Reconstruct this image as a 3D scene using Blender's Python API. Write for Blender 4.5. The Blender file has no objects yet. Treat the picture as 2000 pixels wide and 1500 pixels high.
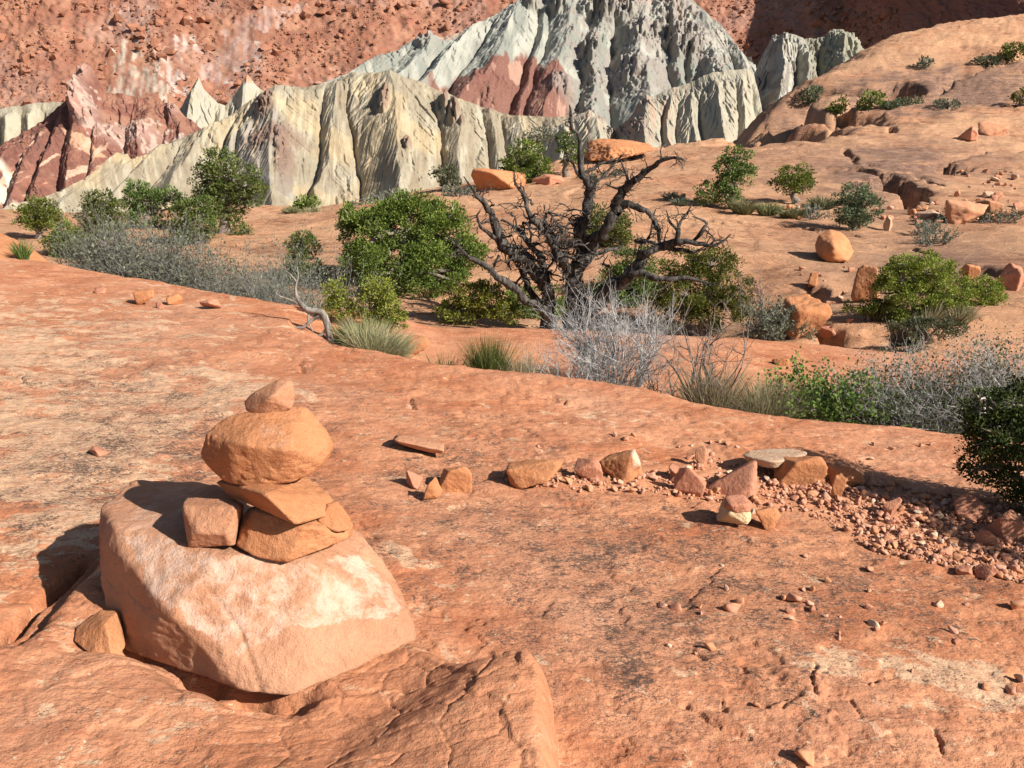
import bpy, bmesh, math, random
import numpy as np
from mathutils import Vector, Matrix
SC = bpy.context.scene
COL = SC.collection
R = math.radians
# ------------------------------------------------------------------ camera
F, CX, CY, EYE, PITCH = 1600.0, 1000.0, 750.0, 1.6, R(16.0)
CP, SP = math.cos(PITCH), math.sin(PITCH)
cam = bpy.data.objects.new('camera', bpy.data.cameras.new('camera'))
COL.objects.link(cam)
cam.location = (0, 0, EYE)
cam.rotation_euler = (R(90) - PITCH, 0, 0)
cam.data.sensor_width = 36.0
cam.data.lens = 36.0 * F / 2000.0
cam.data.clip_start = 0.05
cam.data.clip_end = 8000
SC.camera = cam
# ------------------------------------------------------------------ light
SUN_EL, SUN_DX, SUN_DY = R(33), 0.85, -0.53
_h = math.hypot(SUN_DX, SUN_DY)
SUN = Vector((SUN_DX / _h * math.cos(SUN_EL), SUN_DY / _h * math.cos(SUN_EL), math.sin(SUN_EL)))
w = bpy.data.worlds.new('World'); SC.world = w; w.use_nodes = True
nt = w.node_tree; nt.nodes.clear()
wo = nt.nodes.new('ShaderNodeOutputWorld'); wb = nt.nodes.new('ShaderNodeBackground')
sk = nt.nodes.new('ShaderNodeTexSky'); sk.sky_type = 'NISHITA'; sk.sun_disc = False
sk.sun_elevation = SUN_EL
sk.sun_rotation = math.atan2(SUN.x, SUN.y)
wb.inputs['Strength'].default_value = 0.05
nt.links.new(sk.outputs[0], wb.inputs['Color']); nt.links.new(wb.outputs[0], wo.inputs['Surface'])
sl = bpy.data.lights.new('sun', 'SUN'); sl.energy = 5.0; sl.angle = R(0.5); sl.color = (1.0, 0.95, 0.86)
so = bpy.data.objects.new('sun', sl); COL.objects.link(so)
so.rotation_euler = (-SUN).to_track_quat('-Z', 'Y').to_euler()
so.location = SUN * 50
SC.view_settings.view_transform = 'Standard'
SC.view_settings.look = 'None'
SC.view_settings.exposure = 0.72
SC.view_settings.gamma = 1.0
SC.cycles.max_bounces = 5
SC.cycles.diffuse_bounces = 1
SC.cycles.transparent_max_bounces = 4
rng = np.random.default_rng(7)
random.seed(7)
# ------------------------------------------------------------------ numeric helpers
def P(u, v, Y):
    """World point seen at photo pixel (u, v) at distance Y."""
    u = np.asarray(u, float); v = np.asarray(v, float); Y = np.asarray(Y, float)
    a = (u - CX) / F; b = (CY - v) / F
    dy = CP + b * SP; dz = -SP + b * CP
    return np.stack([a / dy * Y, Y + 0 * a, EYE + dz / dy * Y], -1)
def PX(p):
    p = np.asarray(p, float); q = p - np.array([0, 0, EYE])
    fw = q[..., 1] * CP - q[..., 2] * SP; up = q[..., 1] * SP + q[..., 2] * CP
    fw = np.maximum(fw, 1e-3)
    return CX + F * q[..., 0] / fw, CY - F * up / fw
def _hash(i, j, k, s):
    h = (i.astype(np.int64) * 374761393 + j.astype(np.int64) * 668265263 + k.astype(np.int64) * 2147483647 + s * 974711) & 0xFFFFFFFF
    h = ((h ^ (h >> 13)) * 1274126177) & 0xFFFFFFFF
    h = ((h ^ (h >> 16)) * 2246822519) & 0xFFFFFFFF
    return ((h ^ (h >> 15)) & 0xFFFFFF) / float(0xFFFFFF)
def vnoise(p, seed=0):
    f = np.floor(p).astype(np.int64); t = p - f; t = t * t * t * (t * (t * 6 - 15) + 10)
    x, y, z = f[..., 0], f[..., 1], f[..., 2]; a, b, c = t[..., 0], t[..., 1], t[..., 2]
    def H(i, j, k): return _hash(x + i, y + j, z + k, seed)
    l = lambda p0, p1, q: p0 + (p1 - p0) * q
    return l(l(l(H(0,0,0), H(1,0,0), a), l(H(0,1,0), H(1,1,0), a), b),
             l(l(H(0,0,1), H(1,0,1), a), l(H(0,1,1), H(1,1,1), a), b), c) * 2 - 1
def fbm(p, o=4, seed=0, g=0.5):
    p = np.asarray(p, float); s = 0; a = 1.0; n = 0
    for i in range(o):
        s = s + a * vnoise(p * (2.03 ** i) + i * 17.3, seed + i); n += a; a *= g
    return s / n * 1.5
def ridged(p, o=4, seed=0):
    p = np.asarray(p, float); s = 0; a = 1.0; n = 0
    for i in range(o):
        s = s + a * (1 - np.abs(vnoise(p * (2.03 ** i) + i * 9.1, seed + i)) * 1.6); n += a; a *= .5
    return s / n
def worley(p, seed=0):
    """distance to nearest / second nearest random feature point, and id"""
    f = np.floor(p).astype(np.int64); d1 = np.full(p.shape[:-1], 9.0); d2 = d1.copy(); idd = d1 * 0
    for i in (-1, 0, 1):
        for j in (-1, 0, 1):
            for k in ((-1, 0, 1) if p.shape[-1] == 3 else (0,)):
                x = f[..., 0] + i; y = f[..., 1] + j
                z = f[..., 2] + k if p.shape[-1] == 3 else x * 0
                q = [x + _hash(x, y, z, seed), y + _hash(x, y, z, seed + 1)]
                if p.shape[-1] == 3: q.append(z + _hash(x, y, z, seed + 2))
                d = np.sqrt(sum((p[..., m] - q[m]) ** 2 for m in range(p.shape[-1])))
                c = d < d1
                d2 = np.where(c, d1, np.minimum(d2, d)); idd = np.where(c, _hash(x, y, z, seed + 3), idd); d1 = np.where(c, d, d1)
    return d1, d2, idd
def sstep(a, b, x):
    t = np.clip((x - a) / (b - a), 0, 1); return t * t * (3 - 2 * t)
def inpoly(u, v, poly):
    r = np.zeros(np.shape(u), bool); n = len(poly)
    for i in range(n):
        x1, y1 = poly[i]; x2, y2 = poly[(i + 1) % n]
        c = ((y1 > v) != (y2 > v)) & (u < (x2 - x1) * (v - y1) / ((y2 - y1) or 1e-9) + x1)
        r ^= c
    return r
def gauss(u, v, lst):
    s = 0
    for (cu, cv, ru, rv, a) in lst:
        s = s + a * np.exp(-((u - cu) / ru) ** 2 - ((v - cv) / rv) ** 2)
    return s
# ------------------------------------------------------------------ mesh helpers
def new_mesh(name, V, faces):
    me = bpy.data.meshes.new(name)
    V = np.asarray(V, np.float32)
    if isinstance(faces, np.ndarray):
        n, k = faces.shape
        me.vertices.add(len(V)); me.vertices.foreach_set('co', V.ravel())
        me.loops.add(n * k); me.loops.foreach_set('vertex_index', faces.ravel().astype(np.int32))
        me.polygons.add(n); me.polygons.foreach_set('loop_start', np.arange(n, dtype=np.int32) * k)
        me.update(calc_edges=True)
    else:
        me.from_pydata(V.tolist(), [], faces)
        me.update()
    return me
def smooth(me, on=True):
    me.polygons.foreach_set('use_smooth', np.full(len(me.polygons), on, bool))
def vcol(me, name, rgba):
    a = me.color_attributes.new(name, 'FLOAT_COLOR', 'POINT')
    rgba = np.asarray(rgba, np.float32)
    if rgba.shape[1] == 3: rgba = np.concatenate([rgba, np.ones((len(rgba), 1), np.float32)], 1)
    a.data.foreach_set('color', rgba.ravel())
def link(name, me, m=None, parent=None, loc=None):
    o = bpy.data.objects.new(name, me); COL.objects.link(o)
    if m is not None: me.materials.append(m)
    if parent is not None: o.parent = parent
    if loc is not None: o.location = loc
    return o
def tag(o, label=None, cat=None, group=None, kind=None):
    if label: o['label'] = label
    if cat: o['category'] = cat
    if group: o['group'] = group
    if kind: o['kind'] = kind
    return o
def empty(name, loc):
    o = bpy.data.objects.new(name, None); COL.objects.link(o); o.location = loc; o.empty_display_size = .1
    return o
def gridfaces(nr, nc):
    i = np.arange(nr * nc).reshape(nr, nc)
    return np.stack([i[:-1, :-1], i[:-1, 1:], i[1:, 1:], i[1:, :-1]], -1).reshape(-1, 4)
# ------------------------------------------------------------------ material helper
class N:
    def __init__(s, name, rough=0.9):
        s.m = bpy.data.materials.new(name); s.m.use_nodes = True
        s.t = s.m.node_tree; s.t.nodes.clear()
        s.out = s.n('ShaderNodeOutputMaterial'); s.b = s.n('ShaderNodeBsdfPrincipled')
        s.b.inputs['Roughness'].default_value = rough
        s.b.inputs['Specular IOR Level'].default_value = 0.15
        s.l(s.b.outputs[0], s.out.inputs['Surface'])
        s.tc = s.n('ShaderNodeTexCoord').outputs['Object']
    def n(s, k, **kw):
        x = s.t.nodes.new(k)
        for a, b in kw.items(): setattr(x, a, b)
        return x
    def l(s, a, b): s.t.links.new(a, b)
    def put(s, sock, v):
        if isinstance(v, bpy.types.NodeSocket): s.l(v, sock)
        elif isinstance(v, (tuple, list)) and len(v) == 3 and sock.type == 'RGBA': sock.default_value = (*v, 1)
        else: sock.default_value = v
    def map(s, sc, rot=(0, 0, 0), loc=(0, 0, 0), src=None):
        m = s.n('ShaderNodeMapping'); s.l(src or s.tc, m.inputs[0])
        m.inputs['Scale'].default_value = sc; m.inputs['Rotation'].default_value = rot; m.inputs['Location'].default_value = loc
        return m.outputs[0]
    def noise(s, vec, sc, det=6, ro=.55, dist=0):
        x = s.n('ShaderNodeTexNoise'); s.l(vec, x.inputs['Vector']); x.inputs['Scale'].default_value = sc
        x.inputs['Detail'].default_value = det; x.inputs['Roughness'].default_value = ro; x.inputs['Distortion'].default_value = dist
        return x.outputs['Fac']
    def vor(s, vec, sc, feat='F1'):
        x = s.n('ShaderNodeTexVoronoi', feature=feat); s.l(vec, x.inputs['Vector']); x.inputs['Scale'].default_value = sc
        return x.outputs[0]
    def ramp(s, f, a, b, lo=0., hi=1.):
        x = s.n('ShaderNodeMapRange', interpolation_type='SMOOTHSTEP'); s.l(f, x.inputs['Value'])
        x.inputs['From Min'].default_value = a; x.inputs['From Max'].default_value = b
        x.inputs['To Min'].default_value = lo; x.inputs['To Max'].default_value = hi
        return x.outputs['Result']
    def math(s, op, a, b=0., c=0.):
        x = s.n('ShaderNodeMath', operation=op)
        s.put(x.inputs[0], a); s.put(x.inputs[1], b); s.put(x.inputs[2], c)
        return x.outputs[0]
    def mix(s, f, a, b, mode='MIX'):
        x = s.n('ShaderNodeMix', data_type='RGBA', blend_type=mode, clamp_factor=True)
        s.put(x.inputs['Factor'], f); s.put(x.inputs['A'], a); s.put(x.inputs['B'], b)
        return x.outputs['Result']
    def attr(s, name):
        return s.n('ShaderNodeAttribute', attribute_name=name)
    def bump(s, h, st, dist):
        x = s.n('ShaderNodeBump'); s.l(h, x.inputs['Height']); s.put(x.inputs['Strength'], st); x.inputs['Distance'].default_value = dist
        if s.b.inputs['Normal'].links: s.l(s.b.inputs['Normal'].links[0].from_socket, x.inputs['Normal'])
        s.l(x.outputs[0], s.b.inputs['Normal'])
    def color(s, c): s.put(s.b.inputs['Base Color'], c); return s.m
# ------------------------------------------------------------------ terrain of the rim (one sheet)
def pol(pts):
    """(u, v, Y) control points -> arrays of azimuth ratio k = x/Y, Y, z"""
    a = np.array(pts, float); w = P(a[:, 0], a[:, 1], a[:, 2])
    return w[:, 0] / w[:, 1], w[:, 1], w[:, 2]
def on_plane(pts, A, B, z0):
    """pixels (u, v) dropped on plane z = z0 + A x + B y -> k, Y"""
    a = np.array(pts, float); d = P(a[:, 0], a[:, 1], 1.0 + 0 * a[:, 0])
    s = d[:, 2] - EYE
    Y = (z0 - EYE) / (s - A * d[:, 0] - B)
    return d[:, 0], Y
A1 = -0.06
k1, Y1 = on_plane([(-900,380),(-600,430),(0,497),(130,522),(300,548),(450,572),(560,612),(575,648),(660,676),(750,691),(850,713),(980,726),(1110,739),(1250,754),(1350,781),(1450,799),(1550,811),(1700,826),(1870,843),(2050,862),(2400,905)], A1, 0, 0)
def drop2(x): return 0.40 * sstep(-2.3, -0.6, x) + 0.10 * sstep(0, 5, x)
_p2 = [(-900,380),(-600,430),(0,497),(130,522),(300,548),(450,572),(560,590),(620,598),(800,617),(1050,634),(1300,648),(1450,657),(1600,670),(1700,682),(1900,700),(2300,730),(2700,760)]
_a = np.array(_p2, float); _d = P(_a[:, 0], _a[:, 1], 1.0 + 0 * _a[:, 0]); k2 = _d[:, 0]
Y2 = np.full(len(k2), 8.0)
for _ in range(30):
    Y2 = .5 * Y2 + .5 * (-drop2(k2 * Y2) - EYE) / ((_d[:, 2] - EYE) - A1 * k2)
Y2 = np.minimum(Y2, 13)
# rolling bedrock behind the slabs: control points (u, v, Y) as seen, plus hidden ones given by height
_vis = [(540,458,25),(560,432,33),(620,413,42),(480,470,23),(300,440,28),(100,440,28),(0,425,32),(-300,415,36),(-700,405,40),
 (0,412,45),(300,415,45),(500,408,45),(650,400,44),(800,380,44),(-800,398,45),
 (950,520,18.5),(1150,520,18.5),(940,490,20),(900,440,24),(880,402,30),(850,388,33),(1000,382,36),(1050,357,42),(930,372,40),(1000,345,47),(1150,310,50),(1290,288,54),
 (1250,480,19.5),(1100,405,28),(1300,540,17.5),(1500,540,17.5),(1550,515,18),(1500,450,22),(1400,407,27),(1300,402,27),(1600,408,27),(1700,450,23),(1750,485,20.5),(1900,505,18.5),(1950,450,23),(1950,385,32),(1800,402,29),
 (1300,360,36),(1500,380,31),(1650,368,33),(1500,310,42),(1750,300,44),(1950,300,45),(1450,261,56),(1520,244,57),(1620,224,58),(1750,211,58),(1900,207,58),(2000,212,57),(2400,240,55),(2800,270,55),
 (1700,560,16),(1900,560,15.2),(1620,645,12.6),(1900,640,12.4),(2200,560,15),(2300,420,30),(2600,600,14)]
_hid = [(-400,-.3,13),(-800,-.2,13),(200,-.75,13.5),(600,-1.1,12.5),(1000,-1.35,12.5),(1400,-1.45,12),(1800,-1.45,11),(2300,-1.5,10.5),(-400,-1.,8),(600,-1.6,8),(1400,-1.6,8),(2300,-1.6,8),(200,-.85,18),(450,-1.0,19),(700,-1.25,17),(1000,-1.6,14.5),(1400,-1.7,14.5),(600,-1.3,15),(1200,-1.7,13),(1000,-1.5,16.5),(1300,-1.5,16)]
ka, Ya, za = pol(_vis)
kb = np.array([(u - CX) / F / 1.0 for u, z, Y in _hid]); Yb = np.array([h[2] for h in _hid], float); zb = np.array([h[1] for h in _hid])
CK = np.concatenate([ka, kb]); CYy = np.concatenate([Ya, Yb]); CZ = np.concatenate([za, zb])
CS = (CZ - EYE) / CYy
_X = np.stack([CK * 2.2, np.log(CYy) * 1.6], -1)
def _tps(a, b):
    r2 = ((a[..., None, :] - b) ** 2).sum(-1); return 0.5 * r2 * np.log(r2 + 1e-9)
_K = _tps(_X, _X) + np.eye(len(_X)) * 0.002
_Q = np.concatenate([np.ones((len(_X), 1)), _X], 1)
_W = np.linalg.solve(np.block([[_K, _Q], [_Q.T, np.zeros((3, 3))]]), np.concatenate([CS, np.zeros(3)]))
_cr = pol([(-900,398,45),(0,412,45),(300,415,45),(500,408,45),(650,400,44),(800,378,44),(900,360,45),(1000,345,47),(1150,310,50),(1290,288,54),(1450,261,56),(1520,244,57),(1620,224,58),(1750,211,58),(1900,207,58),(2000,212,57),(2400,240,55),(2800,270,55)])
# second dome behind
_d2 = [(1450,330,66),(1500,285,66),(1560,250,66),(1700,222,67),(1900,213,67),(2100,215,67),(2500,230,66),(1500,240,72),(1600,190,76),(1750,150,80),(1900,125,82),(2000,175,72),(1750,190,72),(1500,205,82),(1560,172,86),(1690,103,95),(1800,73,100),(1900,55,103),(2000,36,105),(2300,-10,105),(2700,-40,105),(1400,420,70),(1300,520,70),(1380,420,95)]
kd, Yd, zd = pol(_d2)
_XD = np.stack([kd * 2.2, np.log(Yd) * 2.5], -1); _KD = _tps(_XD, _XD) + np.eye(len(_XD)) * .003
_QD = np.concatenate([np.ones((len(_XD), 1)), _XD], 1)
_WD = np.linalg.solve(np.block([[_KD, _QD], [_QD.T, np.zeros((3, 3))]]), np.concatenate([(zd - EYE) / Yd, np.zeros(3)]))
kd2, Yd2, _ = pol([(1380,420,84),(1500,205,84),(1560,172,88),(1690,103,97),(1800,73,102),(2000,36,107),(2700,-40,107)])
# ledge of bedrock the big boulder stands on: outline on the slab (pixels at its top)
LEDGE_H = 0.10
_le = [(-260,1200),(30,1240),(110,1175),(190,1085),(300,1060),(560,1110),(820,1235),(940,1262),(1062,1277),(1085,1330),(1095,1400),(1105,1500),(1120,1640),(1150,1900),(300,2600),(-700,2300)]
_lk, _lY = on_plane(_le, A1, 0, LEDGE_H); _lk2, _lY2 = on_plane(_le, A1, 0, .20)
LEDGE = [(a * b, b) if q[0] < 900 or q[0] < 400 and q[1] > 1600 else (c * d, d) for a, b, c, d, q in zip(_lk, _lY, _lk2, _lY2, _le)]
_ov = P([150, 260, 390, 480, 575], [1250, 1262, 1318, 1348, 1362], [2.16, 2.20, 2.06, 1.98, 1.95])
def sdist(x, y, poly):
    d = np.full(np.shape(x), 1e9)
    for i in range(len(poly)):
        ax, ay = poly[i]; bx, by = poly[(i + 1) % len(poly)]
        ex, ey = bx - ax, by - ay
        t = np.clip(((x - ax) * ex + (y - ay) * ey) / (ex * ex + ey * ey), 0, 1)
        d = np.minimum(d, np.hypot(x - ax - t * ex, y - ay - t * ey))
    return np.where(inpoly(x, y, poly), d, -d)
GRAV = [(930,925),(1060,915),(1200,930),(1330,915),(1370,880),(1440,905),(1600,930),(1680,925),(1800,960),(2000,985),(2300,1010),(2300,1240),(2000,1142),(1860,1108),(1720,1085),(1640,1035),(1560,1000),(1480,1010),(1400,985),(1280,965),(1130,962),(1010,945)]
_gk, _gY = on_plane(GRAV, A1, 0, 0); GRAVW = [(a * b, b) for a, b in zip(_gk, _gY)]
# dents, steps and humps seen in the rock: (u, v, Y, radius x px, radius y m, height m)
DENTS = [(1745,372,32.5,42,1.7,-1.2),(1560,215,72,40,5,-1.5),(1690,580,16.5,60,.8,-.25)]
def terrain(x, y, fine=True):
    y = np.maximum(y, .25); k = x / y; ly = np.log(y)
    pln = A1 * x
    # near slab
    yc = np.interp(k, k1, Y1); e = np.maximum(y - yc + .12, 0)
    s1 = pln - np.where(e < 1.2, 0.9 * e * e, 0.9 * 1.44 + (e - 1.2) * 1.2)
    yc = np.interp(k, k2, Y2); e = np.maximum(y - yc + .25, 0)
    s2 = pln - drop2(x) - np.where(e < 2, 0.35 * e * e, 1.4 + (e - 2) * .9)
    X = np.stack([k * 2.2, ly * 1.6], -1)
    sh = x.shape; Xf = X.reshape(-1, 2); out = np.empty(len(Xf))
    xd = np.stack([k * 2.2, ly * 2.5], -1).reshape(-1, 2); outd = np.full(len(Xf), -9.0)
    for i in range(0, len(Xf), 60000):
        q = Xf[i:i + 60000]; out[i:i + 60000] = _tps(q, _X) @ _W[:-3] + _W[-3] + q @ _W[-2:]
        q = xd[i:i + 60000]
        if q[:, 1].max() > math.log(50) * 2.5:
            outd[i:i + 60000] = _tps(q, _XD) @ _WD[:-3] + _WD[-3] + q @ _WD[-2:]
    m = EYE + out.reshape(sh) * y
    yc = np.interp(k, _cr[0], _cr[1]); e = np.maximum(y - yc, 0)
    steep = np.interp(k, [(1290 - CX) / F, (1600 - CX) / F], [.10, .10])
    m = m - np.where(e < 8, steep * e * e, steep * 64 + (e - 8) * steep * 16)
    m = np.where(y < 7.8, -3, m)
    for (du, dv, dY, rx, ry, h) in DENTS:
        c = P(du, dv, dY); rr = rx * dY / F
        q = ((x - c[0]) / rr) ** 2 + ((y - c[1]) / ry) ** 2
        m = m + h * np.exp(-q ** 2)
    d2 = EYE + outd.reshape(sh) * y
    yc = np.interp(k, kd2, Yd2); e = np.maximum(y - yc, 0); d2 = d2 - .06 * e * e
    d2 = np.where((y < 60) | (k < (1360 - CX) / F), -400, d2)
    lay = np.stack([s1, s2, m, d2]); z = lay.max(0); which = lay.argmax(0)
    if not fine: return z
    wx = x + .035 * y * fbm(np.stack([x / np.maximum(y, 1) * 9, ly * 9, 0 * x], -1), 3, 71) * (y > 8) + .02 * fbm(np.stack([x * 7, y * 7, 0 * x], -1), 3, 72) * (y <= 8)
    for pts, wd, dp in TR:
        pa_ = np.array(pts); lo = pa_.min(0) - wd * 3; hi = pa_.max(0) + wd * 3
        sel = (wx > lo[0]) & (wx < hi[0]) & (y > lo[1]) & (y < hi[1])
        if not sel.any(): continue
        xs, ys = wx[sel], y[sel]; d = np.full(xs.shape, 1e9)
        for (ax, ay), (bx, by) in zip(pts[:-1], pts[1:]):
            t = np.clip(((xs - ax) * (bx - ax) + (ys - ay) * (by - ay)) / ((bx - ax) ** 2 + (by - ay) ** 2 + 1e-9), 0, 1)
            d = np.minimum(d, np.hypot(xs - ax - t * (bx - ax), ys - ay - t * (by - ay)))
        qn = np.stack([xs / wd * .55, ys / wd * .55, 0 * xs], -1)
        z[sel] -= dp * np.exp(-(d / (wd * np.clip(.75 + .75 * fbm(qn, 3, 73), .12, 1.5))) ** 3) * np.clip(.85 + .5 * fbm(qn * .6 + 9, 2, 74), .1, 1.2)
    z = np.maximum(z, -60)
    p = np.stack([x, y, z * 2], -1)
    near = np.clip(1 - (y - 6) / 8, 0, 1)
    # near bedrock: undulation, thin plates, pits
    q = np.stack([x * 1.0, y * 1.3, 0 * x], -1)
    z = z + near * (.020 * fbm(q * .8, 2, 3) + .006 * fbm(q * 4.5, 3, 5) + .0022 * fbm(q * 22, 3, 6))
    pl = fbm(np.stack([x * 1.6 + .3 * y, y * 2.4, 0 * x + 4], -1), 5, 11)
    z = z + near * (.010 * sstep(.18, .22, pl) + .007 * sstep(-.25, -.22, pl))
    p2_ = fbm(np.stack([x * 5.5 + 2 * y, y * 8, 0 * x + 11], -1), 4, 12); p3_ = fbm(np.stack([x * 13, y * 17, 0 * x + 2], -1), 3, 13)
    flk = .35 + .65 * sstep(-.25, .3, fbm(np.stack([x * .7, y * .7, 0 * x + 21], -1), 3, 14))
    z = z + near * flk * (.0045 * sstep(.12, .17, p2_) - .0045 * sstep(-.30, -.36, p2_) + .0022 * sstep(.1, .2, p3_) - .005 * sstep(-.46, -.56, p3_))
    # farther bedrock: cross-bedded shelves and lumps
    fa = 1 - near; am = np.clip(y / 45, .25, 1.6)
    st = fbm(p * np.array([.10, .10, .25]), 4, 21)
    z = z + fa * am * (.26 * fbm(p * .13, 3, 23) + .055 * fbm(p * .7, 4, 24) + .05 * fbm(p * 2.3, 3, 26) - .10 * np.clip(ridged(p * .55, 3, 27) - .72, 0, 1) + .07 * fbm(np.stack([x * .35, y * .35, z * 5.], -1), 3, 28))
    bed = (z * 1.6 + st * 3 + x * .1) ; fr = bed - np.floor(bed)
    z = z + fa * am * .11 * (sstep(0, .8, fr) - sstep(.88, 1, fr)) * sstep(-.3, .3, st)
    # ledge under the boulder
    nz = fbm(np.stack([x * 3, y * 3, 0 * x + 9], -1), 3, 31)
    lm = (y < 4.5) & (x < 1.5) & (np.abs(x) < 4)
    if lm.any():
        xl, yl = x[lm], y[lm]
        d = sdist(xl, yl, LEDGE) + .02 * nz[lm]
        n7 = fbm(np.stack([xl * 5, yl * 5, 0 * xl], -1), 4, 33); n8 = fbm(np.stack([xl * 5, yl * 5, 0 * xl + 7], -1), 4, 34)
        wv = np.stack([xl * 6.5, yl * 8], -1) + .55 * np.stack([n7, n8], -1)
        w1, w2, wi = worley(wv, 5)
        cell = .65 * sstep(0, .09, w2 - w1) + .35 * np.sqrt(np.clip((w2 - w1) / .5, 0, 1))
        rgt = sstep(-.85, -.45, xl)
        yb_ = np.interp(xl, [-.7, -.45, -.30, -.16, 0, .15], [1.84, 1.86, 2.0, 2.16, 2.34, 2.36]); hr = sstep(-.95, -.35, xl) * sstep(yb_ + .02, yb_ - .42, yl)
        dd = np.clip(d / (.09 - .015 * hr), 0, 1)
        up = (LEDGE_H + .09 * hr + .045 * sstep(-.40, -.02, xl) * sstep(2.40, 1.9, yl)) * np.sqrt(np.clip(1 - (1 - dd) ** 2, 0, 1))
        ang = (-.06) * (xl + .5)
        for i in range(4):
            ax, ay = _ov[i, :2]; bx, by = _ov[i + 1, :2]; t = np.clip(((xl - ax) * (bx - ax) + (yl - ay) * (by - ay)) / ((bx - ax) ** 2 + (by - ay) ** 2), 0, 1)
            dq = np.hypot(xl - ax - t * (bx - ax), yl - ay - t * (by - ay)); up = up - (.034 if i == 0 else .070) * np.exp(-(dq / .060) ** 2)
        up = up + sstep(.02, .1, d) * ((.0065 * rgt * sstep(-.35, .15, n7 + .3) + .001) * (cell - .6) + .004 * n7 + .003 * n8)
        # cracked step at the far left of the ledge
        g1 = P(20, 1235, 2.3); g2 = P(160, 1080, 2.75)
        ex, ey = g2[0] - g1[0], g2[1] - g1[1]; L = math.hypot(ex, ey)
        sd = ((xl - g1[0]) * ey - (yl - g1[1]) * ex) / L; tt = ((xl - g1[0]) * ex + (yl - g1[1]) * ey) / L / L
        up = up + .0 * sd - .10 * np.exp(-((sd + .0) / .022) ** 2) * sstep(-.1, .05, tt) * sstep(1.15, 1.0, tt)
        z = z.copy(); z[lm] += up
    # soil in the gravel strip fills the dip
    return z
TR = []
def hit0(u, v):
    Y = .7 * (130 / .7) ** np.linspace(0, 1, 4000); q = P(u, v, Y); b = np.nonzero(q[:, 2] < terrain(q[:, 0], q[:, 1], False))[0]
    i = b[0] if len(b) else len(Y) - 1
    return q[i, :2]
_rs = np.linspace(0, 1, 3000)
def hit(u, v, y0=.7, y1=125):
    """where the sight line through a photo pixel meets the bedrock"""
    Y = y0 * (y1 / y0) ** _rs; p = P(u, v, Y); zt = terrain(p[:, 0], p[:, 1])
    b = np.nonzero(p[:, 2] < zt)[0]
    i = b[0] if len(b) else len(Y) - 1
    return Vector((p[i, 0], p[i, 1], zt[i]))
def gz(x, y): return float(terrain(np.array([float(x)]), np.array([float(y)]))[0])
def at(u, Y):
    """ground point below the sight column u at distance Y"""
    z = -.5
    for _ in range(4):
        b = 0
        den = CP + SP * ((z - EYE) / Y * CP + SP) / (CP - (z - EYE) / Y * SP)
        x = (u - CX) / F * Y / den
        z = gz(x, Y)
    return Vector((x, Y, z))
for px_, wd, dp in [([(1490,268),(1530,228),(1575,196),(1605,178)],2.6,4.),([(1640,228),(1680,190),(1715,168)],1.6,2.6),([(1740,205),(1850,165),(2010,112)],.9,1.3),
    ([(1850,158),(1930,128),(2010,100)],1.2,1.8),([(1690,338),(1735,352),(1768,372),(1785,398)],.55,1.2),([(1700,372),(1745,392),(1790,412)],.35,.7),([(1820,352),(1860,372)],.3,.4),([(1625,292),(1660,308),(1700,322)],.22,.35),([(1715,318),(1750,330),(1790,326)],.25,.4),
    ([(1715,238),(1725,252)],.3,.5),([(1830,330),(1900,300),(1990,272)],.5,.7),([(1370,420),(1450,428),(1560,434),(1650,452)],.16,.28),([(1560,652),(1610,668),(1690,655),(1770,648)],.42,.8),([(1585,560),(1615,585)],.2,.3),([(1640,585),(1680,545),(1720,520)],.22,.5),
    ([(1700,472),(1780,478),(1860,500)],.12,.22),([(1240,430),(1330,420),(1400,428)],.14,.22),([(1900,520),(2010,545)],.3,.5),([(1450,300),(1540,286)],.2,.25),([(1560,255),(1640,248)],.2,.3),
    ([(640,440),(560,436)],.2,.2),([(960,470),(1050,455)],.15,.2),
    ([(0,737),(35,741),(58,756)],.012,.03),([(800,778),(804,800)],.014,.03),([(990,768),(1030,776),(1080,778),(1135,792)],.028,.045),([(584,705),(590,722)],.012,.03),([(500,650),(600,662),(690,688)],.03,.03),
    ([(1588,1318),(1572,1345),(1580,1375)],.006,.022),([(1405,1385),(1412,1408)],.005,.016),([(1650,1385),(1668,1412)],.007,.016),([(1820,1440),(1832,1462),(1838,1490)],.006,.018),([(1700,1340),(1745,1332)],.008,.016),([(1560,1376),(1520,1400)],.01,.012),
    ([(700,1020),(740,1060)],.012,.01),([(1330,1392),(1400,1440),(1470,1460)],.012,.012),([(1230,925),(1150,900),(1080,905)],.02,.012)]:
    TR.append(([tuple(hit0(*q)) for q in px_], wd, dp))
ku = np.concatenate([np.linspace(-3200, -420, 90)[:-1], np.linspace(-420, 2420, 640), np.linspace(2420, 4200, 70)[1:]])
kk = (ku - CX) / F
yy = np.concatenate([np.exp(np.linspace(math.log(.3), math.log(1.2), 50))[:-1], np.exp(np.linspace(math.log(1.2), math.log(5.2), 520))[:-1], np.exp(np.linspace(math.log(5.2), math.log(125), 520))])
KK, YY = np.meshgrid(kk, yy); XX = KK * YY
ZZ = terrain(XX, YY)
UU, VV = PX(np.stack([XX, YY, ZZ], -1))
wu = UU + 40 * fbm(np.stack([XX * .9, YY * .9, 0 * XX], -1), 3, 41); wv_ = VV + 25 * fbm(np.stack([XX * .9, YY * .9, 0 * XX + 7], -1), 3, 42)
pale = gauss(wu, wv_, [(90,930,280,150,1.1),(60,700,340,80,.75),(450,770,160,45,.8),(250,600,360,60,.4),(250,840,200,60,.35),(480,560,120,20,.5),(1900,1360,170,90,.8),(1650,1310,120,40,.5),(1290,1300,80,60,.3),(780,1065,60,20,.4),(1250,800,260,16,.35)])
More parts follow.
